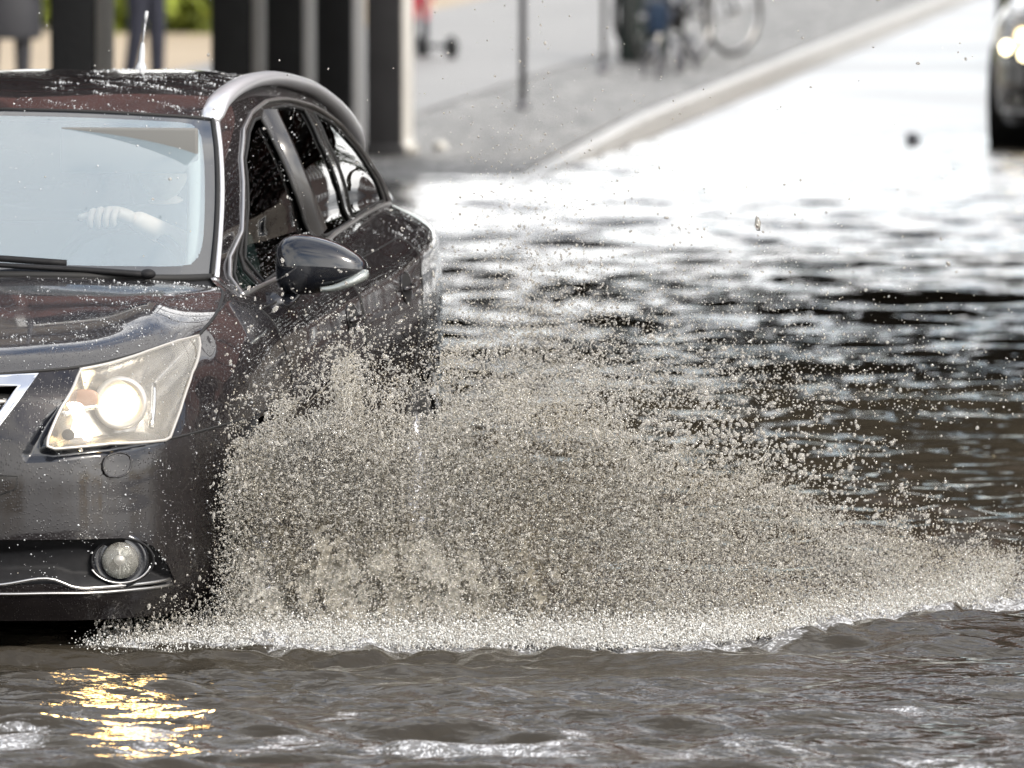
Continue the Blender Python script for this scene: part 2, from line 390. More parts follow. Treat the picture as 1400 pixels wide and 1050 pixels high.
M = {}
def make_materials():
    m, N, L, b = mat('car_paint'); M['paint'] = m
    b.inputs['Base Color'].default_value = (.009,.0055,.0065,1); b.inputs['Metallic'].default_value = .1; b.inputs['Roughness'].default_value = .5; b.inputs['Specular IOR Level'].default_value = .12
    b.inputs['Coat Weight'].default_value = 1; b.inputs['Coat Roughness'].default_value = .03; b.inputs['Coat IOR'].default_value = 1.5
    bead_bump(N, L, b, 170, .0007)
    tc = N.new('ShaderNodeTexCoord'); mp = N.new('ShaderNodeMapping'); mp.inputs['Scale'].default_value = (6,6,1.6); L.new(tc.outputs['Object'], mp.inputs['Vector'])
    dn = N.new('ShaderNodeTexNoise'); dn.inputs['Scale'].default_value = 2.2; dn.inputs['Detail'].default_value = 8; dn.inputs['Roughness'].default_value = .65; L.new(mp.outputs[0], dn.inputs['Vector'])
    dr = N.new('ShaderNodeMapRange'); dr.inputs['From Min'].default_value = .42; dr.inputs['From Max'].default_value = .72; dr.inputs['To Min'].default_value = .015; dr.inputs['To Max'].default_value = .08; L.new(dn.outputs['Fac'], dr.inputs['Value']); L.new(dr.outputs['Result'], b.inputs['Coat Roughness'])
    dm = N.new('ShaderNodeMapRange'); dm.inputs['From Min'].default_value = .50; dm.inputs['From Max'].default_value = .80; dm.inputs['To Max'].default_value = .22; L.new(dn.outputs['Fac'], dm.inputs['Value'])
    dx = N.new('ShaderNodeMix'); dx.data_type = 'RGBA'; dx.inputs['A'].default_value = (.006,.0045,.0052,1); dx.inputs['B'].default_value = (.040,.034,.027,1); L.new(dm.outputs['Result'], dx.inputs['Factor']); L.new(dx.outputs['Result'], b.inputs['Base Color'])
    M['black_gloss'] = pbr('black_gloss', (.008,.009,.012), .12, 0, .6)
    M['trim_black'] = pbr('trim_black', (.008,.008,.009), .65, spec=.25, noise=(60,.3))
    M['seal'] = pbr('seal', (.006,.006,.006), .7)
    M['chrome'] = pbr('chrome', (.72,.73,.75), .12, 1)
    M['satin'] = pbr('satin_trim', (.50,.49,.48), .32, 1)
    M['silver'] = pbr('silver_rail', (.62,.63,.66), .34, .65, .3)
    M['pillar'] = pbr('pillar_black', (.030,.029,.029), .25, 0, .6)
    M['reflector'] = pbr('reflector', (.46,.44,.41), .25, .9, bump=(22,.003))
    M['lamp_grey'] = pbr('lamp_inner', (.45,.43,.40), .35, .5)
    M['amber'] = pbr('amber', (.32,.18,.115), .4, spec=.6)
    M['lamp'] = pbr('lamp_glow', (1,.95,.85), .3, emit=(1,.72,.34), es=4.2)
    M['far_lamp'] = pbr('far_lamp_glow', (1,.95,.85), .3, emit=(1,.84,.48), es=6)
    M['fog_lens'] = pbr('fog_lens', (.26,.28,.27), .08, .5, .8, bump=(90,.002))
    M['fog_bowl'] = pbr('fog_bowl', (.42,.44,.43), .16, .9, bump=(55,.004))
    M['clear'] = sheet_glass('clear_lens', (.96,.97,.97), 1.35, film=.10, film_col=(.82,.78,.70,1))
    M['screen'] = sheet_glass('windscreen_glass', (.80,.90,.92), 2.1, 0, film=.20)
    M['side_glass'] = sheet_glass('side_glass', (.42,.55,.52), 1.55, .02, beads=120)
    M['dark_glass'] = sheet_glass('privacy_glass', (.05,.05,.05), 1.65, .01)
    M['frit'] = pbr('frit', (.012,.014,.018), .03, spec=.8, ior=1.5, coat=.3)
    M['tyre'] = pbr('tyre', (.018,.018,.018), .75, noise=(40,.3)); M['alloy'] = pbr('alloy', (.5,.5,.52), .3, .9)
    M['interior'] = pbr('interior_grey', (.075,.08,.085), .65, noise=(30,.2)); M['headliner'] = pbr('headliner', (.42,.42,.40), .9)
    M['visor'] = pbr('visor', (.13,.13,.125), .9)
    M['dash'] = pbr('dash', (.06,.065,.07), .55, bump=(300,.0006))
    M['tail_red'] = pbr('tail_red', (.35,.012,.012), .12, coat=.8)
    M['bead'] = pbr('rain_bead', (.40,.41,.42), .05, spec=.9)
    M['skin'] = pbr('skin', (.74,.52,.42), .5, noise=(60,.08)); M['hair'] = pbr('hair', (.04,.028,.02), .6)
    M['shirt'] = pbr('shirt', (.04,.045,.06), .85); M['navy'] = pbr('navy_cloth', (.020,.022,.035), .85, noise=(12,.3))
    M['olive'] = pbr('olive_cloth', (.28,.25,.10), .85); M['red'] = pbr('red_cloth', (.36,.015,.035), .8); M['puffer'] = pbr('puffer', (.035,.036,.042), .5)
    M['shoe'] = pbr('shoe', (.02,.02,.02), .6)
# ------------------------------------------------------------------ the estate car
LENS = [(.545,-.76,.826),(.608,-.69,.837),(.68,-.56,.861),(.736,-.391,.881),(.765,-.267,.888),(.775,-.303,.865),(.78,-.456,.801),(.772,-.584,.714),(.76,-.668,.648),(.751,-.691,.642),(.635,-.839,.641),(.507,-.91,.631),(.487,-.913,.638),(.489,-.906,.66),(.517,-.862,.738)]
SURR = [(.53,-.84,.765),(.475,-.892,.708),(.446,-.917,.664),(.424,-.933,.617),(.434,-.934,.596),(.499,-.918,.598),(.637,-.848,.613),(.752,-.69,.634),(.751,-.691,.642),(.635,-.839,.641),(.507,-.91,.631),(.487,-.913,.638),(.489,-.906,.66),(.517,-.862,.738)]
GR_OUT = [(0,-.86,.800),(.20,-.86,.803),(.355,-.856,.809),(.446,-.829,.814),(.401,-.90,.743),(.368,-.924,.694),(.32,-.95,.625),(.26,-.955,.60),(0,-.958,.595)]
GR_IN = [(0,-.88,.776),(.20,-.88,.780),(.352,-.875,.787),(.408,-.868,.785),(.372,-.912,.728),(.345,-.93,.69),(.298,-.95,.64),(.25,-.955,.622),(0,-.958,.617)]
INTAKE = [(0,-.955,.401),(.372,-.95,.401),(.66,-.835,.401),(.70,-.79,.394),(.733,-.755,.374),(.758,-.702,.327),(.768,-.66,.283),(.757,-.675,.270),(.684,-.8,.273),(.551,-.899,.273),(.507,-.916,.288),(.37,-.942,.286),(0,-.95,.286)]
DLO = [(.771,.377,.96),(.679,.894,1.102),(.63,1.186,1.296),(.602,1.383,1.367),(.587,1.607,1.407),(.577,1.916,1.43),(.578,2.249,1.426),(.588,2.627,1.397),(.61,3.02,1.325),(.645,3.174,1.245),(.684,3.30,1.155),(.70,3.40,1.088),(.709,2.959,1.08),(.723,2.552,1.066),(.74,2.147,1.053),(.773,1.001,.982)]
G_FRONT = [(.766,.80,.985),(.675,1.07,1.175),(.636,1.23,1.289),(.613,1.45,1.362),(.600,1.60,1.390),(.598,1.70,1.392),(.651,1.675,1.307),(.698,1.694,1.186),(.73,1.79,1.064),(.742,1.75,1.045)]
G_PANE = [(.768,.80,.984),(.675,1.075,1.172),(.640,1.25,1.275),(.624,1.45,1.338),(.613,1.60,1.368),(.608,1.72,1.372),(.651,1.675,1.307),(.698,1.694,1.186),(.73,1.79,1.064),(.742,1.75,1.045)]
G_QUART = [(.769,.435,.967),(.70,.78,1.045),(.682,.92,1.105),(.687,.935,1.10),(.766,.71,.975)]
G_REAR = [(.592,1.93,1.411),(.591,2.216,1.411),(.598,2.468,1.393),(.659,2.382,1.30),(.699,2.427,1.187),(.722,2.55,1.072),(.738,2.156,1.06),(.743,1.95,1.055),(.70,1.86,1.19),(.652,1.83,1.31)]
G_TAIL = [(.601,2.605,1.378),(.615,2.88,1.335),(.652,3.07,1.255),(.686,3.19,1.168),(.70,3.29,1.098),(.706,2.965,1.09),(.718,2.66,1.078),(.70,2.57,1.185),(.66,2.52,1.30)]

def build_car():
    car = empty('estate_car'); P = car
    ub = np.r_[np.linspace(0,.32,520), np.linspace(.32,.80,330)[1:], np.linspace(.80,1,90)[1:]]
    GB = band(ub, np.linspace(0,1,150))
    uv = lambda L: to_uv(GB, L)
    def mirror_front(L): return L
    circ = lambda yc, r: np.array([(.9, yc+r*math.cos(a), .31+r*math.sin(a)) for a in np.linspace(-.35, math.pi+.35, 30)])
    def arch(yc, r):
        L = [(.88, yc+r*math.cos(a), .31+r*math.sin(a)) for a in np.linspace(-.20, math.pi+.20, 40)]
        U = uv([p for p in L]); U[0,1] = U[-1,1] = -1; return np.r_[U, [[U[-1,0],-1]], [[U[0,0],-1]]]
    def clipx(U):  U = U.copy(); U[U[:,0] < .6, 0] = -1; return U
    fdoor = [(.84,.395,.955),(.845,.384,.902),(.879,.36,.845),(.893,.385,.79),(.905,.44,.60),(.90,.46,.40),(.88,.47,.265),(.88,1.60,.265),(.905,1.60,.55),(.905,1.60,.77),(.903,1.60,.849),(.84,1.60,.99)]
    rdoor = [(.84,1.615,.99),(.903,1.615,.849),(.905,1.615,.6),(.88,1.615,.265),(.88,2.22,.265),(.905,2.30,.42),(.905,2.44,.60),(.905,2.60,.72),(.90,2.70,.86),(.84,2.70,1.04)]
    def door_uv(L):
        U = uv(L); U[U[:,1] > GB.shape[1]-9, 1] = GB.shape[1]-.2; return U
    polys = [('headlight', uv(LENS)), ('surround', uv(SURR)), ('grille', clipx(uv(GR_IN))), ('grille_frame', clipx(uv(GR_OUT))),
             ('intake', clipx(chaikin(uv(INTAKE),0))), ('arch', arch(0.0,.355)), ('arch2', arch(2.70,.355)),
             ('front_door', door_uv(fdoor)), ('rear_door', door_uv(rdoor)),
             ('tail_lamp', uv([(.80,3.42,.98),(.74,3.66,.98),(.60,3.76,.97),(.60,3.76,.80),(.76,3.66,.80),(.83,3.45,.90)]))]
    PB = Panels(GB, polys)
    def pair(name, VF, m, flip=False, both=False, parent=P):
        """left-hand piece and its mirror image: two objects, or one when both"""
        V, F = VF; V = np.asarray(V); F = np.asarray(F)
        if both:
            return obj(name, np.r_[V, flipx(V)], np.r_[F, F[:, ::-1]+len(V)], m, parent)
        return obj(name, V, F, m, parent), obj(name, flipx(V), F[:, ::-1], m, parent)
    # ---- painted shell: band remainder, fender tops, window surround, roof, tail
    shell = MB()
    V, F = PB.region(''); shell.add(V, F)
    shell.grid(fender_top_grid())
    GG = glass_side_grid(300, 110)
    uvg = lambda L: to_uv(GG, L)
    PG = Panels(GG, [('front_pane', uvg(fillet(G_PANE,.03))), ('front_glass', uvg(fillet(G_FRONT,.015))), ('quarter_glass', uvg(fillet(G_QUART,.010))), ('rear_glass', uvg(fillet(G_REAR,.015))), ('tail_glass', uvg(fillet(G_TAIL,.015))), ('frame', uvg(fillet(DLO,.016)))])
    V, F = PG.region(''); shell.add(V, F)
    shell.grid(roof_grid()); shell.grid(tail_grid())
    shell.mirrored(); shell.build('body', M['paint'], P)
    H = hood_grid(150,150)
    hb = MB().grid(H).mirrored(); bon = hb.build('bonnet', M['paint'], P)
    # ---- windows
    fr = pair('window_frame', PG.region('frame', -.004), M['pillar'])
    for nm, m, off in (('front_pane','side_glass',-.012),('quarter_glass','side_glass',-.010),('rear_glass','dark_glass',-.008),('tail_glass','dark_glass',-.006)):
        pair('window', PG.region(nm, off), M[m])
    tr = MB(); tr.tube(PG.line('frame', True, .002, 3), .0065, 6, closed=True)
    pair('window_trim', (np.concatenate(tr.V), np.array(tr.F)), M['satin'])
    tr = MB()
    for nm in ('front_glass','rear_glass','tail_glass','quarter_glass'): tr.tube(PG.line(nm, True, -.003, 3), .005, 6, closed=True)
    pair('window_seal', (np.concatenate(tr.V), np.array(tr.F)), M['seal'])
    # satin B-pillar cover
    b1 = on(GG, uvg([(.594,1.84,1.405),(.652,1.77,1.31),(.70,1.79,1.19),(.737,1.87,1.06)]), .004)
    pl = MB().tube(spl(b1, np.linspace(0,1,16)), .030, 8, flat=.18)
    pair('pillar_cover', (np.concatenate(pl.V), np.array([f for f in pl.F if len(f)==4])), M['pillar'])
    # ---- windscreen with its black printed border
    S = screen_grid(110, 90); u = np.linspace(0,1,110); v = np.linspace(0,1,90)
    cu = (u[:-1]+u[1:])/2; cv = (v[:-1]+v[1:])/2
    marg = np.ones((109,89), bool)
    X = (1-cu)[:,None]*.70; Y0 = cv[None]*.95; Y1 = (1-cv[None])*.95
    rr = .07
    def rbox(x, y0, y1, mx, m0, m1):
        a = np.maximum(0, rr-(x-mx)); b = np.maximum(0, rr-np.minimum(y0-m0, y1-m1)); return np.hypot(a,b) < rr
    clear = rbox(X, Y0, Y1, .042, .055, .055)
    e_ = np.array([(-8.,4.6),(60,4.6),(90,5.2),(97,6.0),(101,9),(102.6,14),(103,20),(102.6,60),(102,76),(101,81),(97,84.5),(90,85.2),(60,85.2),(-8,85.2)])
    PS = Panels(S, [('clear', e_)]); V0, F0 = PS.region('clear'); V1, F1 = PS.region('')
    pair('windscreen', (V0, F0), M['screen'], both=True); pair('windscreen_border', (V1, F1), M['frit'], both=True)
    sl = MB(); e = spl(WS, np.linspace(0,1,30)); sl.tube(e+np.array([.004,0,.002]), .006, 6)
    sl.mirrored(); sl.tube(np.r_[flipx(spl(WT, np.linspace(0,1,20)))[::-1], spl(WT, np.linspace(0,1,20))[1:]]+[0,0,.001], .005, 6)
    sl.tube(np.r_[flipx(spl(WB, np.linspace(0,1,20)))[::-1], spl(WB, np.linspace(0,1,20))[1:]]+[0,-.012,-.004], .012, 6)
    sl.build('windscreen_seal', M['seal'], P)
    # light painted strip beside the screen edge
    ap = spl([(.688,.45,1.006),(.668,.62,1.108),(.639,.82,1.212),(.601,1.02,1.315),(.562,1.195,1.393)], np.linspace(0,1,24))
    
    for s in (1,-1): MB().tube(ap if s > 0 else flipx(ap), .009, 8, flat=.6).build('pillar_trim', M['silver'], P)
    # ---- roof rails, aerial
    for s in (1,-1):
        e = spl(RE[:8], np.linspace(0,1,60)); t = np.linspace(0,1,60)
        lift = .026*np.clip(np.minimum(t/.05, (1-t)/.05),0,1)**.5
        e = e+np.c_[np.full(60,.0), np.zeros(60), lift-.004]; w = .034*np.clip(np.minimum((t+.02)/.03,(1.02-t)/.06),.3,1)
        r = MB(); r.tube(e if s > 0 else flipx(e), w, 12, flat=.62); r.build('roof_rail', M['silver'], P)
    an = MB(); a0 = np.array((.035,2.95,1.485)); an.lathe([(.0,-.005),(.020,0),(.016,.012),(.009,.03),(.0085,.06),(.0045,.085)], a0, (.05,.1,1), 12)
    an.tube([a0+(.004,.008,.08), a0+(.010,.02,.145)], .0022, 6); an.tube([a0+(.010,.02,.14), a0+(.0115,.023,.16), a0+(.013,.026,.175)], [.003,.0055,.005], 8)
    an.build('aerial', M['bead'], P)
    # ---- doors with handles, seams
    hcs = {'front_door': (1.42,.846), 'rear_door': (2.41,.886)}
    for nm, (hy, hz) in hcs.items():
        V, F = PB.region(nm)
        for s in (1,-1):
            d = obj(nm, V if s > 0 else flipx(V), F if s > 0 else F[:, ::-1], M['paint'], P)
            q = to_uv(GB, [(.9,hy,hz)]); c = on(GB, q, .0)[0]
            hd = MB(); rec = []
            for a in np.linspace(0,2*np.pi,24,endpoint=False): rec.append((.9, hy+.085*math.cos(a), hz+.045*math.sin(a)))
            R_ = on(GB, to_uv(GB, rec), .002)
            cc = R_.mean(0); hd.add(np.r_[R_, (R_-cc)*.85+cc+(.0015,0,0), [cc+(.004,0,0)]],
                   [(i,(i+1)%24,24+(i+1)%24,24+i) for i in range(24)]+[(24+i,24+(i+1)%24,48) for i in range(24)], 0)
            hd.tube(np.r_[R_, R_[:1]], .0022, 6, m=1)
            hp = spl([c+(.004,-.075,-.002),c+(.016,-.05,0),c+(.018,0,.002),c+(.016,.05,.004),c+(.003,.075,.004)], np.linspace(0,1,16))
            hd.tube(hp, .0085, 10, m=1, flat=.7)
            if s < 0:
                hd.V = [flipx(v) for v in hd.V]; hd.F = [f[::-1] for f in hd.F]
            hd.build('door_handle', [M['seal'], M['paint']], d)
    sm = MB()
    for nm in ('front_door','rear_door'):
        L = PB.line(nm, True, .0005, 8); sm.tube(L, .0022, 6, closed=True)
    bs = on(GB, to_uv(GB, spl([(.76,-.67,.644),(.79,-.59,.650),(.821,-.494,.657),(.85,-.35,.663),(.873,-.206,.668)], np.linspace(0,1,14))), .0005); sm.tube(bs, .0032, 6)
    e = top_edge(np.linspace(0,1,60), 0, I_TIP); sm.tube(e, .0045, 6); sm.tube(H[-1], .0045, 6)
    fs = on(GB, to_uv(GB, [(.873,-.206,.668),(.885,-.28,.55)]), .0005); sm.tube(fs, .003, 6)
    fl = on(GB, to_uv(GB, spl([(.80,3.02,1.0),(.89,3.02,.93),(.89,3.02,.82),(.89,3.2,.80)], np.linspace(0,1,10))), 0.0); 
    pair('panel_gap', (np.concatenate(sm.V), np.array([f for f in sm.F if len(f)==4])), M['seal'])
    # washer cap and towing cover on the bumper
    wc = on(GB, to_uv(GB, chaikin([(.62,-.861,.614),(.682,-.803,.618),(.68,-.816,.559),(.622,-.868,.555)],2)), .0045)
    w = MB(); w.tube(wc, .0028, 6, closed=True); w.add(np.r_[wc,[wc.mean(0)+(0,-.003,0)]], [(i,(i+1)%len(wc),len(wc)) for i in range(len(wc))])
    pair('washer_cap', (np.concatenate(w.V), None), M['paint']) if False else [w.build('washer_cap', M['paint'], P)]
    w.V = [flipx(v) for v in w.V]; w.F = [f[::-1] for f in w.F]; w.build('washer_cap', M['paint'], P)
    tw = MB().tube(on(GB, to_uv(GB, [(.30,-.95,.565),(.372,-.946,.565),(.416,-.939,.563),(.410,-.941,.53),(.33,-.95,.50)]), .0005), .002, 6); tw.build('towing_cover', M['seal'], P)
    # ---- headlights
    ctr = on(GB, to_uv(GB, [(.700,-.765,.775)]), -.035)[0]
    for s in (1,-1):
        f = (lambda A: np.asarray(A)) if s > 0 else flipx
        ff = (lambda F: F) if s > 0 else (lambda F: F[:, ::-1])
        hl = empty('headlight'); hl.parent = P
        V, F = PB.region('headlight', -.004, lambda d: -np.minimum(.085, d*1.6)); obj('reflector', f(V), ff(F), M['reflector'], hl)
        V, F = PB.region('headlight', .003); obj('lens_cover', f(V), ff(F), M['clear'], hl)
        rim = MB().tube(f(PB.line('headlight', True, .001, 5)), .0045, 6, closed=True); rim.build('lens_rim', M['lamp_grey'], hl)
        fw_ = np.array((.18*s,-.97,.05)); fw_ /= np.linalg.norm(fw_); c = f(ctr)
        pr = MB().lathe([(.052,-.045),(.066,0),(.069,.008),(.058,.010),(.043,.001)], c, fw_, 36); pr.build('projector_ring', M['lamp_grey'], hl)
        ln = MB().lathe([(.043,.002),(.041,.010),(.035,.018),(.023,.025),(.010,.028),(0.0005,.0285)], c, fw_, 32); ln.build('lamp_bulb', M['lamp'], hl)
        if True:
            sl_ = bpy.data.lights.new('headlight_beam','SPOT'); sl_.energy = 16; sl_.color = (1,.60,.20); sl_.spot_size = math.radians(75); sl_.spot_blend = .6; sl_.shadow_soft_size = .10
            so = bpy.data.objects.new('headlight_beam', sl_); COL.objects.link(so); so.parent = hl; so.location = c+fw_*.05; so.rotation_euler = Vector((.02*s,-1,-.13)).to_track_quat('-Z','Y').to_euler()
        ind = on(GB, to_uv(GB, [(.565,-.80,.757)]), -.030)[0]; a = MB().ball(f(ind)+np.array((0,.02,0)), (.036,.010,.026), u=20, v=12, e=.7); a.build('indicator_bulb', M['amber'], hl)
        dv = on(GB, to_uv(GB, spl([(.522,-.862,.722),(.56,-.83,.733),(.60,-.80,.738)], np.linspace(0,1,10))), -.02); d = MB().tube(f(dv), .0075, 8); d.build('divider_bar', M['chrome'], hl)
        lo = on(GB, to_uv(GB, [(.545,-.885,.68),(.655,-.83,.672)]), -.034)
        b = MB().ball(f(lo[0]), (.017,.006,.015)); b.build('side_lamp', M['trim_black'], hl)
        st = on(GB, to_uv(GB, spl([(.735,-.62,.80),(.742,-.66,.74),(.735,-.70,.685)], np.linspace(0,1,8))), -.02); b = MB().tube(f(st), .007, 8); b.build('marker_strip', M['chrome'], hl)
        V, F = PB.region('surround', -.002, lambda d: -np.minimum(.016, d*.8)); obj('headlight_surround', f(V), ff(F), M['black_gloss'], P)
        # fog lamp in its pod
        fc = on(GB, to_uv(GB, [(.667,-.831,.342)]), -.012)[0]; fx = np.array((.28*s,-.96,0.)); fx /= np.linalg.norm(fx); c = f(fc)
        fg = empty('fog_lamp'); fg.parent = P
        lens = MB().lathe([(.047,.002),(.044,.006),(.034,.010),(.018,.012),(.0005,.0125)], c+fx*.004, fx, 32); lens.build('fog_lens', M['clear'], fg)
        bw = MB().lathe([(.047,.003),(.043,-.008),(.033,-.022),(.018,-.030),(.0005,-.033)], c+fx*.003, fx, 32); bw.build('fog_reflector', M['fog_bowl'], fg)
        cp = MB().lathe([(.013,-.03),(.0135,-.006),(.010,-.002),(.0005,-.001)], c+fx*.003, fx, 20); cp.tube([c+fx*(-.012)+np.array((0,0,z)) for z in (-.040,0,.040)], .0022, 6); cp.build('bulb_shield', M['lamp_grey'], fg)
        rg = MB().lathe([(.075,-.02),(.070,.004),(.060,.006),(.048,-.004),(.047,.004)], c, fx, 36); rg.build('fog_bezel', M['black_gloss'], fg)
        T = np.linspace(0,2*np.pi,40); sx = np.array((fx[1]*-1, fx[0], 0))*s
        ring = np.array([c - s*sx*(-.006) + sx*.079*math.cos(t)*1.0 + np.array((0,0,.056*math.sin(t))) + fx*.006 for t in T[:-1]])
        b = MB().tube(ring, .0035, 6, closed=True); b.build('fog_ring', M['trim_black'], fg)
        lower = np.array([c + sx*.079*math.cos(t) + np.array((0,0,.057*math.sin(t))) + fx*.0085 for t in np.linspace(math.pi*1.12, math.pi*1.92, 20)])
        b = MB().tube(lower, .0028, 6); b.build('fog_trim', M['satin'], fg)
        # tail lamp
        V, F = PB.region('tail_lamp', .003); obj('tail_lamp', f(V), ff(F), M['tail_red'], P)
    # ---- grille
    gr = empty('grille'); gr.parent = P
    pair('chrome_surround', PB.region('grille_frame', .006), M['chrome'], both=True, parent=gr)
    rim = MB(); rim.tube(on(GB, polys[3][1][1:-1], .003), .006, 6); rim.tube(on(GB, polys[2][1][1:-1], .003), .006, 6); rV, rF = np.concatenate(rim.V), rim.F
    for s in (1,-1): obj('surround_edge', rV if s > 0 else flipx(rV), rF if s > 0 else [q[::-1] for q in rF], M['chrome'], gr)
    pair('grille_back', PB.region('grille', -.03), M['seal'], both=True, parent=gr)
    for z, x1 in ((.752,.378),(.715,.352),(.678,.328),(.643,.298)):
        L = on(GB, to_uv(GB, [(x, -.95+.1*(x/.5)**2, z) for x in np.linspace(0.002,x1,12)]), -.010)
        b = MB().tube(np.r_[flipx(L)[::-1], L], .010, 8, flat=.6); b.build('grille_slat', M['lamp_grey'], gr)
    em = MB().lathe([(.062,0),(.060,.006),(.05,.008),(.046,.004),(0.0005,.005)], (0,-.965,.70), (0,-1,.12), 32); em.build('grille_badge', M['chrome'], gr)
    # ---- lower intake
    pair('lower_intake', PB.region('intake', -.002, lambda d: -np.minimum(.045, d*1.2)), M['trim_black'], both=True)
    tu = MB()
    for L in ([(.0,-.95,.286),(.37,-.943,.287),(.507,-.917,.299),(.551,-.90,.280),(.62,-.855,.279),(.685,-.802,.280),(.755,-.681,.287)], [(.0,-.94,.262),(.369,-.937,.263),(.55,-.896,.264),(.684,-.798,.267),(.758,-.665,.273)]):
        tu.tube(on(GB, to_uv(GB, spl(L, np.linspace(0,1,40))), .002), .0042, 6)
    tu.mirrored(); tu.build('bumper_trim', M['satin'], P)
    # ---- door mirrors
    for s in (1,-1):
        mr = empty('wing_mirror'); mr.parent = P
        xs = np.array([.806,.812,.83,.86,.90,.94,.98,1.01,1.035,1.048,1.053]); zt = np.array([1.055,1.085,1.102,1.110,1.107,1.098,1.084,1.068,1.050,1.035,1.02]); zb = np.array([1.0,.965,.951,.946,.948,.954,.963,.974,.987,.998,1.012]); dy = np.array([.02,.055,.075,.085,.088,.086,.080,.070,.055,.035,.008])
        tt = np.linspace(0,1,34); C_ = spl(np.c_[xs,zt,zb,dy], tt); G = np.zeros((34,28,3))
        for k in range(34):
            x, a, b, d = C_[k]; th = np.linspace(0,2*np.pi,28); ct, st_ = np.cos(th), np.sin(th)
            G[k,:,0] = x; G[k,:,1] = .74 - np.sign(ct)*abs(ct)**.8*d*np.where(ct>0,1,.45); G[k,:,2] = (a+b)/2+np.sign(st_)*abs(st_)**.75*(a-b)/2
        b = MB().grid(G if s>0 else flipx(G), flip=s<0); b.ball((.8095*s,.74,1.026),(.006,.045,.045)); b.build('mirror_shell', M['black_gloss'], mr)
        il = spl([(.935,.665,.964),(.97,.668,.968),(1.01,.676,.982),(1.042,.70,1.0),(1.05,.73,1.012)], np.linspace(0,1,20)); r = np.linspace(.008,.020,20); r[-3:] = (.014,.010,.004)
        b = MB().tube(il if s>0 else flipx(il), r, 10, flat=.9); b.build('mirror_indicator', M['fog_lens'], mr)
        b = MB(); mp = spl([(.795,.66,.93),(.825,.70,.925),(.85,.735,.952),(.86,.745,.972)], np.linspace(0,1,8)); b.tube(mp if s>0 else flipx(mp), [.050,.044,.036,.032,.030,.030,.03,.03], 10, flat=.55); b.build('mirror_foot', M['black_gloss'], mr)
        g = MB().box((.905*s,.772,1.03),(.080,.004,.045), b=.003); g.build('mirror_glass', M['chrome'], mr)
    # ---- wipers
    for L, bl in (([(.545,.215,1.022),(.40,.185,1.034),(.20,.135,1.047),(-.06,.10,1.064)], [(.33,.20,1.052),(.10,.165,1.068),(-.20,.155,1.072),(-.36,.17,1.068)]), ([(-.08,.08,1.034),(-.25,.10,1.046),(-.45,.16,1.052)], [(-.15,.13,1.06),(-.4,.17,1.065),(-.6,.30,1.055)])):
        b = MB().tube(spl(L, np.linspace(0,1,18)), np.linspace(.014,.007,18), 8, flat=.7); b.tube(spl(bl, np.linspace(0,1,18)), .0085, 6, flat=1.2)
        b.ball((L[0][0],L[0][1],L[0][2]+.002),(.022,.022,.014)); b.build('wiper', M['trim_black'], P)
    cw = MB(); W0 = spl([(x,y-.01,z-.008) for x,y,z in WB], np.linspace(0,1,30)); W1 = H[:, -1][np.linspace(0,149,30).astype(int)]+[0,0,-.010]
    cw.grid(np.stack([W1, W0],1)).mirrored(); cw.build('cowl', M['trim_black'], P)
    # ---- wheels
    for x, y in ((.79,0),(-.79,0),(.79,2.7),(-.79,2.7)):
        w = empty('wheel', (x,y,.31)); w.parent = P; s = 1 if x > 0 else -1
        t = MB().lathe([(.205,-.095),(.225,-.105),(.29,-.105),(.308,-.085),(.312,-.04),(.312,.04),(.308,.085),(.29,.105),(.225,.105),(.205,.095)], (0,0,0), (1,0,0), 40); t.build('tyre', M['tyre'], w)
        r = MB().lathe([(.207,-.09),(.20,0),(.207,.09),(.20,.098),(.19,.085),(.18,.04)], (0,0,0), (s,0,0), 40); r.lathe([(.06,.06),(.045,.085),(.0005,.088)], (0,0,0), (s,0,0), 20)
        for k in range(10):
            a = 2*math.pi*k/10; r.tube([(s*.07,.04*math.cos(a),.04*math.sin(a)),(s*.088,.12*math.cos(a+.05),.12*math.sin(a+.05)),(s*.08,.195*math.cos(a+.1),.195*math.sin(a+.1))], [.018,.014,.016], 6)
        r.build('rim', M['alloy'], w)
    # ---- underbody, cabin
    b = MB().box((0,1.40,.40),(.72,1.95,.20), b=.05)
    for y in (0,2.7): pass
    b.build('underbody', M['seal'], P)
    for y in (0,2.7): 
        for s in (1,-1): MB().lathe([(.37,.60),(.37,.895)], (0,y,.31), (s,0,0), 32).build('wheel_liner', M['seal'], P)
    D = np.zeros((30,12,3)); xs = np.linspace(-.66,.66,30); prof = spl([(.40,1.005),(.55,1.015),(.70,1.0),(.80,.965),(.84,.90),(.83,.70),(.80,.55)], np.linspace(0,1,12))
    for k,x in enumerate(xs):
        D[k,:,0] = x*(1-.0*prof[:,0]); D[k,:,1] = prof[:,0]; D[k,:,2] = prof[:,1]-.03*abs(x/.66)**3 + .03*math.exp(-((x-.36)/.18)**2)*np.exp(-((prof[:,0]-.72)/.12)**2)
    d = MB().grid(D); d.build('dashboard', M['dash'], P)
    sw = MB(); sc_ = np.array((.355,.85,.945)); R3 = Matrix.Rotation(math.radians(-24),3,'X')
    pt = np.array([sc_+np.array(R3 @ Vector((.19*math.cos(a),0,.19*math.sin(a)))) for a in np.linspace(0,2*np.pi,48,endpoint=False)])
    sw.tube(pt, .0155, 8, closed=True); sw.ball(sc_+(0,.01,-.01), (.075,.03,.06))
    for a in (math.pi, 0, -math.pi/2): sw.tube([sc_, sc_+np.array(R3 @ Vector((.18*math.cos(a),0,.18*math.sin(a))))], .016, 6)
    sw.tube([sc_, (.355,.62,.84)], .03, 8); sw.build('steering_wheel', M['trim_black'], P)
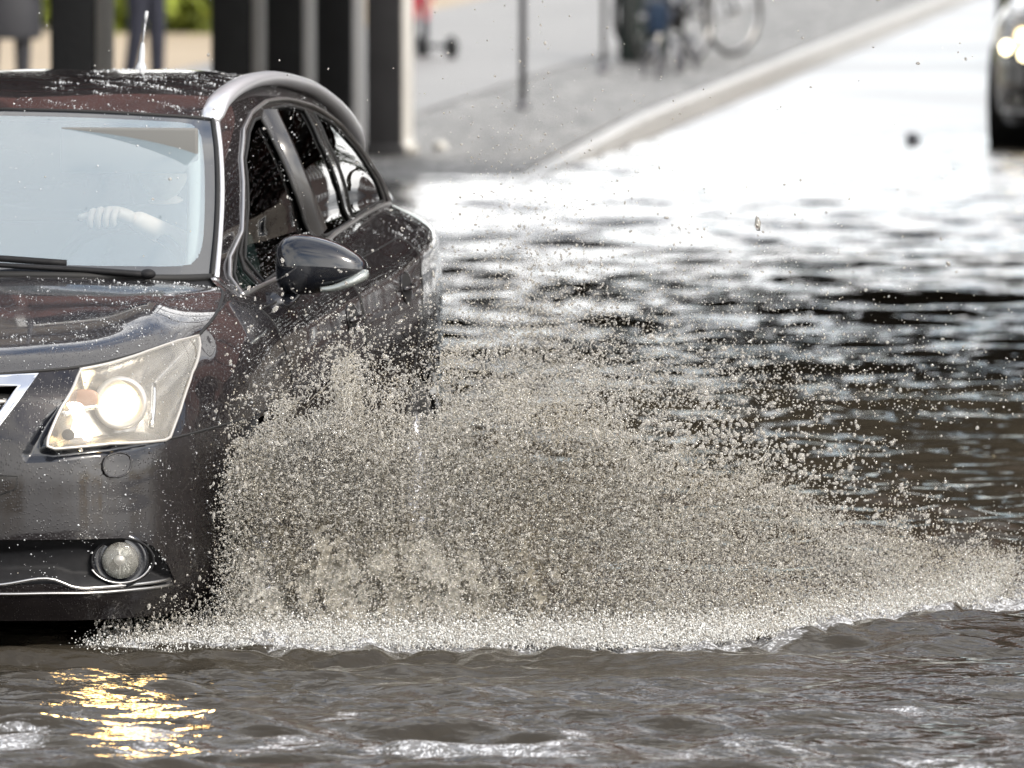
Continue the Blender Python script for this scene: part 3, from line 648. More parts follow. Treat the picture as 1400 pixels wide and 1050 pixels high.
    for sx in (.37,-.37):
        st = empty('seat'); st.parent = P
        b = MB().ball((sx,1.22,.50),(.26,.28,.12), e=.6); b.build('cushion', M['interior'], st)
        q = MB().ball((sx,1.60,.82),(.25,.10,.34), e=.6); q.build('backrest', M['interior'], st)
        h = MB().ball((sx,1.63,1.22),(.13,.05,.095), e=.6); h.tube([(sx-.05,1.63,1.05),(sx-.05,1.63,1.2)],.007,6); h.tube([(sx+.05,1.63,1.05),(sx+.05,1.63,1.2)],.007,6); h.build('headrest', M['interior'], st)
    b = MB().ball((0,2.45,.75),(.62,.14,.32), e=.5); b.build('rear_bench', M['interior'], P)
    Rf = roof_grid(30,60); hl_ = MB().grid(Rf-np.array([0,0,.03])).mirrored(); hl_.build('headliner', M['headliner'], P)
    ip = spl([(.62,.52,1.02),(.60,.66,1.11),(.57,.84,1.21),(.535,1.02,1.31),(.50,1.19,1.385)], np.linspace(0,1,16)); 
    for s in (1,-1): MB().tube(ip if s > 0 else flipx(ip), .028, 8, flat=.7).build('inner_pillar', M['headliner'], P)
    vz = MB().box((.36,.965,1.325),(.19,.012,.062), b=.008); vz.build('sun_visor', M['visor'], P)
    im = MB().ball((0.0,.86,1.30),(.12,.02,.035)); im.tube([(0,.86,1.32),(0,.90,1.37)], .012, 6); im.build('rear_view_mirror', M['trim_black'], P)
    sidep = spl([(.72,.45,.98),(.74,1.0,.97),(.73,2.0,1.02),(.69,3.2,1.05)], np.linspace(0,1,30)); low = sidep.copy(); low[:,2] = .5; Gd = np.stack([sidep,low],1)
    for s in (1,-1): MB().grid(Gd if s > 0 else flipx(Gd), flip=s<0).build('door_lining', M['interior'], P)
    # ---- standing rain on the paint
    pts = []; nrm = []
    def scatter(G, n, lo=None, mask=None):
        g = G[:-1,:-1]; A = np.linalg.norm(np.cross(G[1:,:-1]-g, G[:-1,1:]-g),axis=-1)
        if mask is not None: A = A*mask(g)
        A = A*np.clip(.25+vnoise(g[...,0]*1.0+g[...,1]*.7, g[...,2]+g[...,1]*.3, 17, 16, .06, .6), .02, 3)**1.3
        k = RNG.choice(A.size, n, p=(A/A.sum()).ravel()); i, j = np.unravel_index(k, A.shape); uvr = np.c_[i+RNG.random(n), j+RNG.random(n)]
        pts.append(samp(G, uvr)); N_ = samp(normals(G), uvr); nrm.append(N_/np.linalg.norm(N_,axis=1,keepdims=True))
    scatter(GB, 2700, mask=lambda g: (g[...,0]>.3)&(g[...,1]<3.3)*(g[...,2]>.3)*(1+5*((g[...,1]>.2)&(g[...,1]<2.6))))
    scatter(H, 1300); scatter(GG, 500); scatter(roof_grid(), 3000); scatter(S, 160)
    p = np.concatenate(pts); nn = np.concatenate(nrm); n = len(p); r = np.clip(RNG.lognormal(math.log(.00100),.5,n),.0005,.0038)
    V, F = drops(p+nn*(r*.2)[:,None], r, .2, coarse=True)
    tag(obj('rain_beads', V, F, M['bead'], P), kind='stuff')
    return car

# ------------------------------------------------------------------ clouds of drops
_t = (1+5**.5)/2
ICO = np.array([(-1,_t,0),(1,_t,0),(-1,-_t,0),(1,-_t,0),(0,-1,_t),(0,1,_t),(0,-1,-_t),(0,1,-_t),(_t,0,-1),(_t,0,1),(-_t,0,-1),(-_t,0,1)])/np.sqrt(1+_t*_t)
ICOF = np.array([(0,11,5),(0,5,1),(0,1,7),(0,7,10),(0,10,11),(1,5,9),(5,11,4),(11,10,2),(10,7,6),(7,1,8),(3,9,4),(3,4,2),(3,2,6),(3,6,8),(3,8,9),(4,9,5),(2,4,11),(6,2,10),(8,6,7),(9,8,1)])
OCT = np.array([(1,0,0),(-1,0,0),(0,1,0),(0,-1,0),(0,0,1),(0,0,-1)],float)*1.12
OCTF = np.array([(0,2,4),(2,1,4),(1,3,4),(3,0,4),(2,0,5),(1,2,5),(3,1,5),(0,3,5)])
def drops(P, r, aniso=.35, stretch=None, coarse=False):
    """little rounded drops at P with radius r; returns (V, F)"""
    n = len(P); q = RNG.normal(size=(n,4)); q /= np.linalg.norm(q,axis=1,keepdims=True); w,x,y,z = q.T
    R = np.stack([1-2*(y*y+z*z),2*(x*y-w*z),2*(x*z+w*y),2*(x*y+w*z),1-2*(x*x+z*z),2*(y*z-w*x),2*(x*z-w*y),2*(y*z+w*x),1-2*(x*x+y*y)],1).reshape(n,3,3)
    s = np.exp(RNG.normal(0,aniso,(n,3)))
    B_, BF = (OCT, OCTF) if coarse else (ICO, ICOF)
    V = np.einsum('nij,kj->nki', R, B_)*(s*r[:,None])[:,None,:]
    if stretch is not None:                       # lengthen along the direction of flight
        d = np.linalg.norm(stretch,axis=1,keepdims=True); u = stretch/np.maximum(1e-9,d)
        V = V + (V@u[:,:,None])*u[:,None,:]*d[:,None]
    V = V + P[:,None,:]
    return V.reshape(-1,3), (BF[None]+len(B_)*np.arange(n)[:,None,None]).reshape(-1,3)
# ------------------------------------------------------------------ ground, road, water
def sstep(a, b, x): t = np.clip((np.asarray(x,float)-a)/(b-a),0,1); return t*t*(3-2*t)
def zroad(y):
    y = np.asarray(y, float)
    return np.where(y < 38.5, -.15+.25*np.clip((y-23.0)/15.5,0,1)**1.05, .10+.0042*(np.minimum(y,160)-38.5))
def xkerb(y): return -2.72-.0405*(np.asarray(y,float)-30.)
PAV = .13
YS = np.r_[np.arange(-70,15,5.), np.arange(15,75,1.), np.arange(75,160,5.), np.arange(160,420,20.)]
def strip(offs, dz, ys=YS):
    """sheet that follows the kerb line; offs = metres right of the kerb, dz = height above the road"""
    G = np.zeros((len(ys), len(offs), 3))
    for k,(o,d) in enumerate(zip(offs, dz)):
        G[:,k,0] = xkerb(ys)+o; G[:,k,1] = ys; G[:,k,2] = zroad(ys)+d
    return G

def ground_mats():
    # wet asphalt: dark, with a film of water that lies in patches
    m, N, L, b = mat('wet_asphalt'); M['asphalt'] = m
    tc = N.new('ShaderNodeTexCoord'); n1 = N.new('ShaderNodeTexNoise'); n1.inputs['Scale'].default_value = .35; n1.inputs['Detail'].default_value = 5; L.new(tc.outputs['Object'], n1.inputs['Vector'])
    n2 = N.new('ShaderNodeTexNoise'); n2.inputs['Scale'].default_value = 60; L.new(tc.outputs['Object'], n2.inputs['Vector'])
    r = N.new('ShaderNodeMapRange'); r.inputs['From Min'].default_value = .38; r.inputs['From Max'].default_value = .62; r.inputs['To Min'].default_value = .30; r.inputs['To Max'].default_value = .38; L.new(n1.outputs['Fac'], r.inputs['Value']); L.new(r.outputs['Result'], b.inputs['Roughness'])
    b.inputs['Base Color'].default_value = (.075,.075,.078,1); b.inputs['Specular IOR Level'].default_value = .9
    q = N.new('ShaderNodeBump'); q.inputs['Distance'].default_value = .004; L.new(n2.outputs['Fac'], q.inputs['Height']); L.new(q.outputs['Normal'], b.inputs['Normal'])
    # small granite setts
    m, N, L, b = mat('granite_setts'); M['setts'] = m
    tc = N.new('ShaderNodeTexCoord'); v = N.new('ShaderNodeTexVoronoi'); v.inputs['Scale'].default_value = 9; L.new(tc.outputs['Object'], v.inputs['Vector'])
    v2 = N.new('ShaderNodeTexVoronoi'); v2.feature = 'DISTANCE_TO_EDGE'; v2.inputs['Scale'].default_value = 9; L.new(tc.outputs['Object'], v2.inputs['Vector'])
    s = N.new('ShaderNodeSeparateColor'); L.new(v.outputs['Color'], s.inputs['Color'])
    cr = N.new('ShaderNodeValToRGB'); cr.color_ramp.elements[0].color = (.05,.05,.05,1); cr.color_ramp.elements[1].color = (.30,.295,.28,1); L.new(s.outputs['Red'], cr.inputs['Fac'])
    r = N.new('ShaderNodeMapRange'); r.inputs['From Max'].default_value = .10; L.new(v2.outputs['Distance'], r.inputs['Value'])
    x = N.new('ShaderNodeMix'); x.data_type = 'RGBA'; x.inputs['A'].default_value = (.05,.048,.045,1); L.new(r.outputs['Result'], x.inputs['Factor']); L.new(cr.outputs['Color'], x.inputs['B']); L.new(x.outputs['Result'], b.inputs['Base Color'])
    q = N.new('ShaderNodeBump'); q.inputs['Distance'].default_value = .012; L.new(r.outputs['Result'], q.inputs['Height']); L.new(q.outputs['Normal'], b.inputs['Normal']); b.inputs['Roughness'].default_value = .6; b.inputs['Specular IOR Level'].default_value = .3
    M['path'] = pbr('path_slabs', (.17,.165,.158), .55, noise=(1.2,.22), bump=(40,.003))
    nt = M['path'].node_tree; N, L = nt.nodes, nt.links; b = N['Principled BSDF']; src = b.inputs['Base Color'].links[0].from_socket
    tc = N.new('ShaderNodeTexCoord'); br = N.new('ShaderNodeTexBrick'); br.inputs['Scale'].default_value = 1.6; br.inputs['Mortar Size'].default_value = .02; br.inputs['Color1'].default_value = (1,1,1,1); br.inputs['Color2'].default_value = (.78,.78,.78,1); br.inputs['Mortar'].default_value = (.3,.3,.3,1); L.new(tc.outputs['Object'], br.inputs['Vector'])
    x = N.new('ShaderNodeMix'); x.data_type = 'RGBA'; x.blend_type = 'MULTIPLY'; x.inputs['Factor'].default_value = 1; L.new(src, x.inputs['A']); L.new(br.outputs['Color'], x.inputs['B']); L.new(x.outputs['Result'], b.inputs['Base Color'])
    M['sand'] = pbr('sand_path', (.31,.25,.175), .9, noise=(2,.15)); M['kerb'] = pbr('kerb_stone', (.26,.25,.235), .42, noise=(6,.25), bump=(60,.004))
    M['grass'] = pbr('grass', (.16,.21,.04), .8, noise=(5,.4), bump=(30,.03))
    # muddy flood water; "foam" holds froth and painted pale sky patches
    m, N, L, b = mat('flood_water'); M['water'] = m
    b.inputs['Base Color'].default_value = (.026,.022,.016,1); b.inputs['Roughness'].default_value = .055; b.inputs['IOR'].default_value = 1.33; b.inputs['Specular IOR Level'].default_value = .5
    tc = N.new('ShaderNodeTexCoord'); mp = N.new('ShaderNodeMapping'); mp.inputs['Scale'].default_value = (.55,1,1); L.new(tc.outputs['Object'], mp.inputs['Vector'])
    n1 = N.new('ShaderNodeTexNoise'); n1.inputs['Scale'].default_value = 15; n1.inputs['Detail'].default_value = 3; n1.inputs['Distortion'].default_value = .6; L.new(mp.outputs[0], n1.inputs['Vector'])
    n3 = N.new('ShaderNodeTexNoise'); n3.inputs['Scale'].default_value = 40; n3.inputs['Detail'].default_value = 3; L.new(mp.outputs[0], n3.inputs['Vector'])
    hs = N.new('ShaderNodeMath'); hs.operation = 'MULTIPLY_ADD'; hs.inputs[1].default_value = .30; L.new(n3.outputs['Fac'], hs.inputs[0]); L.new(n1.outputs['Fac'], hs.inputs[2])
    q = N.new('ShaderNodeBump'); q.inputs['Distance'].default_value = .02; q.inputs['Strength'].default_value = .5; L.new(hs.outputs[0], q.inputs['Height']); L.new(q.outputs['Normal'], b.inputs['Normal'])
    at = N.new('ShaderNodeAttribute'); at.attribute_name = 'foam'
    f1 = N.new('ShaderNodeTexNoise'); f1.inputs['Scale'].default_value = 12; f1.inputs['Detail'].default_value = 9; f1.inputs['Roughness'].default_value = .72; f1.inputs['Distortion'].default_value = 1.2; L.new(mp.outputs[0], f1.inputs['Vector'])
    ad = N.new('ShaderNodeMath'); ad.operation = 'ADD'; L.new(f1.outputs['Fac'], ad.inputs[0]); L.new(at.outputs['Fac'], ad.inputs[1])
    r = N.new('ShaderNodeMapRange'); r.inputs['From Min'].default_value = 1.0; r.inputs['From Max'].default_value = 1.09; L.new(ad.outputs[0], r.inputs['Value'])
    v = N.new('ShaderNodeTexVoronoi'); v.inputs['Scale'].default_value = 62; v.inputs['Randomness'].default_value = 1
    dv = N.new('ShaderNodeTexNoise'); dv.inputs['Scale'].default_value = 18; dv.inputs['Detail'].default_value = 4; L.new(tc.outputs['Object'], dv.inputs['Vector']); da = N.new('ShaderNodeVectorMath'); da.operation = 'MULTIPLY_ADD'; da.inputs[1].default_value = (.12,.12,.12); L.new(dv.outputs['Color'], da.inputs[0]); L.new(tc.outputs['Object'], da.inputs[2]); L.new(da.outputs[0], v.inputs['Vector'])
    vr = N.new('ShaderNodeMapRange'); vr.inputs['From Max'].default_value = .6; vr.inputs['To Min'].default_value = 1; vr.inputs['To Max'].default_value = .12; L.new(v.outputs['Distance'], vr.inputs['Value'])
    ml = N.new('ShaderNodeMath'); ml.operation = 'MULTIPLY'; L.new(r.outputs['Result'], ml.inputs[0]); L.new(vr.outputs['Result'], ml.inputs[1])
    fo = N.new('ShaderNodeBsdfPrincipled'); fo.inputs['Base Color'].default_value = (.78,.80,.84,1); fo.inputs['Roughness'].default_value = .5
    fb = N.new('ShaderNodeBump'); fb.inputs['Distance'].default_value = .006; L.new(vr.outputs['Result'], fb.inputs['Height']); L.new(fb.outputs['Normal'], fo.inputs['Normal'])
    x = N.new('ShaderNodeMixShader'); L.new(ml.outputs[0], x.inputs[0]); L.new(b.outputs[0], x.inputs[1]); L.new(fo.outputs[0], x.inputs[2]); L.new(x.outputs[0], N['Material Output'].inputs['Surface'])

WL = .10
_w = np.random.default_rng(11); NW = 90
_lam = np.exp(_w.uniform(math.log(.10), math.log(1.7), NW)); _ang = np.where(_w.random(NW)<.82, _w.normal(0,.32,NW), _w.uniform(-1.5,1.5,NW)); _ph = _w.uniform(0,2*np.pi,NW)
_k = 2*np.pi/_lam; _kx = _k*np.sin(_ang); _ky = _k*np.cos(_ang); _am = .027*_w.uniform(.6,1.4,NW)/_k*np.where(_lam > .8, .55, 1.0)*np.where(_lam < .3, 1.6, 1.0)
def wave(x, y, cell):
    h = np.zeros_like(x); wx = x+.05*np.sin(1.7*y+2.1*x); wy = y+.05*np.sin(2.3*x-1.1*y)
    for i in range(NW):
        a = _am[i]*np.clip(_lam[i]/(3.2*cell)-.6,0,1)
        h += a*np.sin(_kx[i]*wx+_ky[i]*wy+_ph[i])
    return h
BASE_X = np.array([.30,.646,.886,1.251,1.707,1.995,2.159,2.315,2.542,2.775,3.4]); BASE_Y = np.array([-.80,-.72,-.60,-.56,-.46,-.42,-.25,.05,.636,1.295,2.6])
def ybase(x): return np.interp(x, BASE_X, BASE_Y)
TOP_X = np.array([.80,.867,1.002,1.137,1.175,1.233,1.31,1.579,1.694,1.866,2.057,2.248,2.343,2.438,2.628,2.912,3.4]); TOP_Z = np.array([.30,.60,.70,.77,.80,.73,.725,.736,.766,.69,.627,.55,.46,.36,.27,.21,.16])
def ztop(x): return np.interp(x, TOP_X, TOP_Z)
def vnoise(x, y, seed=3, n=14, l0=.03, l1=.4):
    g = np.random.default_rng(seed); o = np.zeros_like(x)
    for _ in range(n):
        l = math.exp(g.uniform(math.log(l0), math.log(l1))); a = g.uniform(0,6.28); o += np.sin(6.283/l*(x*math.cos(a)+y*math.sin(a))+g.uniform(0,6.28))
    return o/math.sqrt(n/2)

def build_setting():
    ground_mats()
    o = obj('road', strip([0,.6,2,5,12,40,400],[0,.0,0.004,.01,.0,0,0]).reshape(-1,3), gridfaces(len(YS),7)[:, ::-1], M['asphalt']); tag(o, kind='structure', label='wet grey asphalt road rising out of the flood', cat='road')
    o = obj('ground', strip([-400,-60,-12,-6.2,-.16],[PAV-.06,PAV-.05,PAV-.03,PAV-.01,PAV-.02]).reshape(-1,3), gridfaces(len(YS),5)[:, ::-1], M['sand']); tag(o, kind='structure', label='sandy ground beside the pavement', cat='ground')
    o = obj('pavement', strip([-1.55,-.8,-.15],[PAV-.004,PAV,PAV]).reshape(-1,3), gridfaces(len(YS),3)[:, ::-1], M['setts']); tag(o, kind='structure', label='wet pavement of small grey setts', cat='pavement')
    o = obj('path', strip([-4.3,-3.0,-1.553],[PAV+.004,PAV+.006,PAV+.004]).reshape(-1,3), gridfaces(len(YS),3)[:, ::-1], M['path']); tag(o, kind='structure', label='smooth pale footpath behind the sett paving', cat='path')
    kb = MB()
    for y0 in np.r_[np.arange(24,90,1.0), np.arange(90,160,5.)]:
        L1 = .985 if y0 < 90 else 4.985; ky = np.array([y0,y0+L1]); kb.grid(strip([-.12,-.117,-.014,.0,.004],[-.2,PAV+.006,PAV+.006,PAV-.010,-.2], ky), flip=True)
    o = kb.build('kerb', M['kerb'])
    tag(o, kind='structure', label='pale kerb stones along the wet road', cat='kerb')
    o = obj('verge', strip([-40,-14,-6.3],[PAV+.03,PAV+.05,PAV+.02], np.arange(60,140,4.)).reshape(-1,3), gridfaces(len(np.arange(60,140,4.)),3)[:, ::-1], M['grass']); tag(o, kind='stuff', label='yellow green grass beyond the sandy path', cat='grass')
    # ---- flood water
    ys = [-5.0]
    while ys[-1] < 41: ys.append(ys[-1]+.0135*(1+max(0,ys[-1]+5)/15))
    ys = np.r_[np.array([-60,-30,-15,-9,-6.5,-5.6,-5.2]), ys]
    core = np.linspace(-.62,.86,560); s = np.r_[-np.geomspace(12,.64,26), core, np.geomspace(.88,12,26)]
    d = np.maximum(ys+26.46, 18); xc = 5.3377+(ys+26.46)*math.tan(-.1422); wd = d*.1
    X = xc[:,None]+s[None]*wd[:,None]; Y = np.repeat(ys[:,None], len(s), 1)
    cell = np.maximum(np.gradient(Y,axis=0), .6*np.gradient(X,axis=1))
    Z = wave(X, Y, cell)
    calm = 1-.45*sstep(20,37,Y)                                   # flattens out towards the shallow edge
    Z *= calm*(1+.35*(1-sstep(-1.6,-.4,Y)))
    Z *= 1-.30*sstep(1.75,2.5,X)*(1-sstep(-.9,-.3,Y))
    # bow wave pushed up before the bumper and under the splash
    yb = ybase(X); dd = Y-yb; near = np.exp(-((X-1.3)/1.9)**4)
    hump = .005*(1-.85*sstep(1.3,2.0,X))
    Z += near*(hump*np.exp(-((dd+.10)/.16)**2)-.004*np.exp(-((dd+.55)/.25)**2)+.012*np.exp(-((dd+1.15)/.22)**2)*np.sin(3*X))
    tur = np.exp(-((dd-.55)/.75)**2)*sstep(.7,1.1,X)*(1-sstep(3.2,4.2,X))
    Z += tur*.022*vnoise(X,Y,5,18,.06,.5)
    V = np.stack([X,Y,WL+Z],-1).reshape(-1,3)
    o = obj('water', V, gridfaces(*X.shape)[:, ::-1], M['water']); tag(o, kind='structure', label='brown rippled flood water with floating froth', cat='water')
    foam = .60*np.exp(-((dd+.02)/.24)**2)*sstep(.2,.7,X)*(1-sstep(2.6,3.3,X)) + .50*tur
    g1 = vnoise(X,Y*.6,21,14,.22,.9); band_ = np.exp(-((Y+3.3)/.8)**2)
    foam += band_*(.475+.095*g1) + .34*np.exp(-((Y+1.9)/.16)**2)*np.exp(-((X-1.35)/.24)**2) + .17*np.exp(-((Y+2.3)/.5)**2)*g1  # foreground patches also put pale sky reflections into the colour
    foam = np.clip(foam,0,.72)
    o.data.attributes.new('foam','FLOAT','POINT').data.foreach_set('value', foam.astype(np.float32).ravel())
    return o

# ------------------------------------------------------------------ the splash
def build_splash():
    m, N, L, b = mat('splash_water'); out = N['Material Output']
    ge = N.new('ShaderNodeNewGeometry'); cr = N.new('ShaderNodeValToRGB'); e = cr.color_ramp.elements
    e[0].color = (.50,.45,.36,1); e[1].color = (.97,.965,.95,1); k = e.new(.30); k.color = (.84,.80,.71,1); k = e.new(.75); k.color = (.93,.91,.85,1)
    L.new(ge.outputs['Random Per Island'], cr.inputs['Fac'])
    tc = N.new('ShaderNodeTexCoord'); mn = N.new('ShaderNodeTexNoise'); mn.inputs['Scale'].default_value = 3.2; mn.inputs['Detail'].default_value = 5; L.new(tc.outputs['Object'], mn.inputs['Vector'])
    mr = N.new('ShaderNodeMapRange'); mr.inputs['From Min'].default_value = .36; mr.inputs['From Max'].default_value = .60; L.new(mn.outputs['Fac'], mr.inputs['Value'])
    mc = N.new('ShaderNodeMix'); mc.data_type = 'RGBA'; mc.inputs['A'].default_value = (.90,.86,.79,1); mc.inputs['B'].default_value = (1.03,1.03,1.03,1); L.new(mr.outputs['Result'], mc.inputs['Factor'])
    mx = N.new('ShaderNodeMix'); mx.data_type = 'RGBA'; mx.blend_type = 'MULTIPLY'; mx.inputs['Factor'].default_value = 1; L.new(cr.outputs[0], mx.inputs['A']); L.new(mc.outputs['Result'], mx.inputs['B'])
    class _C: outputs = [mx.outputs['Result']]
    cr = _C
    di = N.new('ShaderNodeBsdfDiffuse'); tr = N.new('ShaderNodeBsdfTranslucent'); L.new(cr.outputs[0], di.inputs[0]); L.new(cr.outputs[0], tr.inputs[0])
    x = N.new('ShaderNodeMixShader'); x.inputs[0].default_value = .6; L.new(di.outputs[0], x.inputs[1]); L.new(tr.outputs[0], x.inputs[2])
    gl = N.new('ShaderNodeBsdfGlossy'); gl.inputs['Roughness'].default_value = .08; fr = N.new('ShaderNodeFresnel'); fr.inputs['IOR'].default_value = 1.45
    y = N.new('ShaderNodeMixShader'); L.new(fr.outputs[0], y.inputs[0]); L.new(x.outputs[0], y.inputs[1]); L.new(gl.outputs[0], y.inputs[2]); L.new(y.outputs[0], out.inputs['Surface']); N.remove(b)
    M['splash'] = m
    P=[];R=[];S=[];K=[]
    def put(p, r, s=None, k=0): P.append(p); R.append(r); S.append(np.zeros_like(p) if s is None else s); K.append(np.full(len(p),k))
    def lg(n, med, sg, lo, hi): return np.clip(RNG.lognormal(math.log(med), sg, n), lo, hi)
    # A the body of the plume, its top torn into fingers
    gf = np.random.default_rng(5); fc_ = gf.uniform(.88,2.7,46); fw = gf.uniform(.010,.050,46); fh = np.clip(gf.exponential(.060,46),.01,.17); fl = gf.normal(.10,.25,46)
    fc_[0], fw[0], fh[0], fl[0] = 1.165, .035, .13, -.1
    def zt_r(x, z): 
        o = .90*ztop(x)
        for a,b,c,d in zip(fc_,fw,fh,fl): o = np.maximum(o, .90*ztop(np.full_like(x,a))+c*(1-((x-a-d*np.clip(z-.9*ztop(np.full_like(x,a)),0,1))/b)**2*np.where(z > .9*ztop(np.full_like(x,a)),1,.6)))
        return o
    n = 300000
    x = .875+2.15*RNG.random(n)**1.30; z0 = WL+(1.25*ztop(x)-WL)*RNG.random(n); zt = zt_r(x, z0); z = z0; f = (z-WL)/(zt-WL)
    cl = vnoise(x, z*1.0, 31, 26, .03, .35)
    left = np.exp(-((x-1.0)/.22)**2)*(z<.42)                       # thinner where the wheel flings it away from the bumper
    keep = RNG.random(n) < np.clip(1.05-1.05*sstep(.76,1.10,f+.12*cl)-.60*left-.92*sstep(1.75,2.6,x), .003, 1)
    x, z, f = x[keep], z[keep], f[keep]; n = len(x)
    y = ybase(x)+.10+.22*(z-WL)+RNG.normal(.04,.11,n)
    put(np.c_[x,y,z], lg(n,.00140,.48,.0007,.0055), np.c_[RNG.normal(.25,.3,n),RNG.normal(0,.1,n),RNG.normal(.05,.35,n)])
    n = 80000; x = .84+1.9*RNG.random(n)**1.1; z = WL+(.95*ztop(x)-WL)*RNG.random(n); put(np.c_[x,ybase(x)+.05+.22*(z-WL)+np.abs(RNG.normal(0,.15,n)),z], lg(n,.0010,.3,.0006,.002))
    # B ragged upper fringe with the larger drops
    n = 15000; x = .86+1.75*RNG.random(n); h = RNG.exponential(.065,n)+RNG.normal(0,.07,n); cl = vnoise(x, h, 8, 16, .05, .4)
    z = ztop(x)-.12+h*(1+.7*np.clip(cl,-1,2)); y = ybase(x)+.22+RNG.normal(0,.15,n)
    put(np.c_[x,y,z], lg(n,.0016,.55,.0007,.0065), np.c_[RNG.normal(.1,.2,n),RNG.normal(0,.1,n),RNG.normal(.1,.4,n)])
    n = 700; x = RNG.normal(2.15,.14,n); z = ztop(x)-.03+RNG.exponential(.07,n); y = ybase(x)+.35+RNG.normal(0,.12,n); put(np.c_[x,y,z], lg(n,.0034,.5,.0012,.009))
    # C fine mist hanging above and behind
    n = 16000; x = 1.28+RNG.exponential(.34,n); z = .62+RNG.exponential(.13,n)*np.clip(1.25-.45*(x-1.28),.25,2); y = .4+1.8*RNG.random(n)
    put(np.c_[x,y,z], lg(n,.0019,.4,.0008,.0045))
    # D drops thrown against the doors
    n = 2600; x = .93+.42*RNG.random(n); z = .70+RNG.exponential(.075,n); y = -.2+1.0*RNG.random(n); put(np.c_[x,y,z], lg(n,.0017,.5,.0008,.0055))
    # E froth along the foot
    n = 60000; x = .54+2.17*RNG.random(n)**1.2; x = x[RNG.random(n) < sstep(.45,1.1,x)]; n = len(x); z = WL+.012+np.abs(RNG.normal(0,.035,n))*(.55+.45*sstep(.7,1.0,x)); y = ybase(x)+RNG.normal(.03,.09,n)-.12*RNG.random(n)**3+.5*sstep(1.9,2.7,x)*RNG.random(n)
    put(np.c_[x,y,z], lg(n,.0012,.45,.0006,.0042), np.c_[RNG.normal(0,.2,n),RNG.normal(0,.1,n),np.abs(RNG.normal(.2,.5,n))], 1)
    n = 5000; x = .58+.34*RNG.random(n); z = WL+RNG.exponential(.05,n); put(np.c_[x,ybase(x)+.08+RNG.normal(0,.06,n),z], lg(n,.0016,.5,.0007,.005), np.c_[RNG.normal(.1,.2,n),RNG.normal(0,.1,n),np.abs(RNG.normal(.3,.6,n))])
    # F low spray running out to the side
    n = 19000; x = 1.8+2.0*RNG.random(n); y = ybase(x)-.10+1.7*RNG.random(n)**1.3; z = WL+RNG.exponential(.045,n); put(np.c_[x,y,z], lg(n,.0014,.4,.0007,.004), None, 1)
    # G stray drops
    n = 420; put(np.c_[RNG.uniform(-.2,3.2,n),RNG.uniform(-1.6,3,n),RNG.uniform(.3,2.1,n)], lg(n,.0019,.5,.0008,.005))
    # H ligaments: strings of water tearing into drops
    for k in range(210):
        x0 = .9+1.5*RNG.random()**1.2; 
        if k < 130: x0 = RNG.normal(1.18,.045)
        p = np.array((x0, ybase(x0)+.16+RNG.normal(0,.1), ztop(x0)-.10+RNG.normal(0,.05)+(.03 if k<130 else 0))); v = np.array((RNG.normal(.15,.6),RNG.normal(0,.25),RNG.normal(1.0,.5))); v /= np.linalg.norm(v)
        q = []; c = RNG.normal(0,.25,3); st = RNG.uniform(.002,.0045); nn = RNG.integers(8,26)
        for i in range(nn): q.append(p.copy()); p = p+v*st; v = v+c*.10+RNG.normal(0,.12,3); v /= np.linalg.norm(v)
        q = np.array(q); put(q, np.linspace(RNG.uniform(.0014,.0028),.0009,nn), np.tile(v*.5,(nn,1)))
    P_,R_,S_,K_ = np.concatenate(P),np.concatenate(R),np.concatenate(S),np.concatenate(K)
    sm = R_ < .0022; V, F = drops(P_[sm], R_[sm], .18, S_[sm], True); V2, F2 = drops(P_[~sm], R_[~sm], .20, S_[~sm])
    g, N, L, b = mat('clear_drops'); b.inputs['Base Color'].default_value = (.80,.77,.71,1); b.inputs['Roughness'].default_value = .04; b.inputs['IOR'].default_value = 1.33; b.inputs['Transmission Weight'].default_value = .75
    # torn sheets of water between the drops
    VV = [V, V2]; FF = [F, F2+len(V)]; off = len(V)+len(V2)
    for sd, dy, hs in ((41,.10,.62),(43,.20,.85)):
        xs = np.arange(.90,2.35,.0042); zs = np.arange(WL-.02,.80,.0042); X, Z = np.meshgrid(xs, zs, indexing='ij')
        Y = ybase(X)+dy+.22*(Z-WL)+.011*vnoise(X,Z,sd,18,.03,.22)+.0035*vnoise(X,Z,sd+1,16,.010,.03)
        hole = vnoise(X,Z,sd+2,22,.025,.25) + 3.2*sstep(.35,.92,(Z-WL)/(hs*ztop(X))) + 3.0*sstep(1.35,1.95,X) + .9*np.exp(-((X-1.0)/.2)**2) - .55
        keep = (hole[:-1,:-1]+hole[1:,1:])/2 < .35
        Fq = gridfaces(*X.shape)[keep.ravel()]; Ft = np.r_[Fq[:, [0,1,2]], Fq[:, [0,2,3]]]
        VV.append(np.stack([X,Y,Z],-1).reshape(-1,3)); FF.append(Ft+off); off += X.size
    fr_ = pbr('froth', (.72,.72,.70), .5, spec=.3); nf = len(F); fm = np.zeros(sum(len(f) for f in FF), int); fm[nf:nf+len(F2)] = 1; fm[:nf] = np.repeat(K_[sm]*2, len(OCTF))
    o = obj('water_splash', np.concatenate(VV), np.concatenate(FF), [M['splash'], g, fr_], fmat=fm); tag(o, 'broad fan of muddy spray thrown up by the front wheel of the dark estate car', 'splash', kind='stuff')
    print('drops', len(P_))
    return o
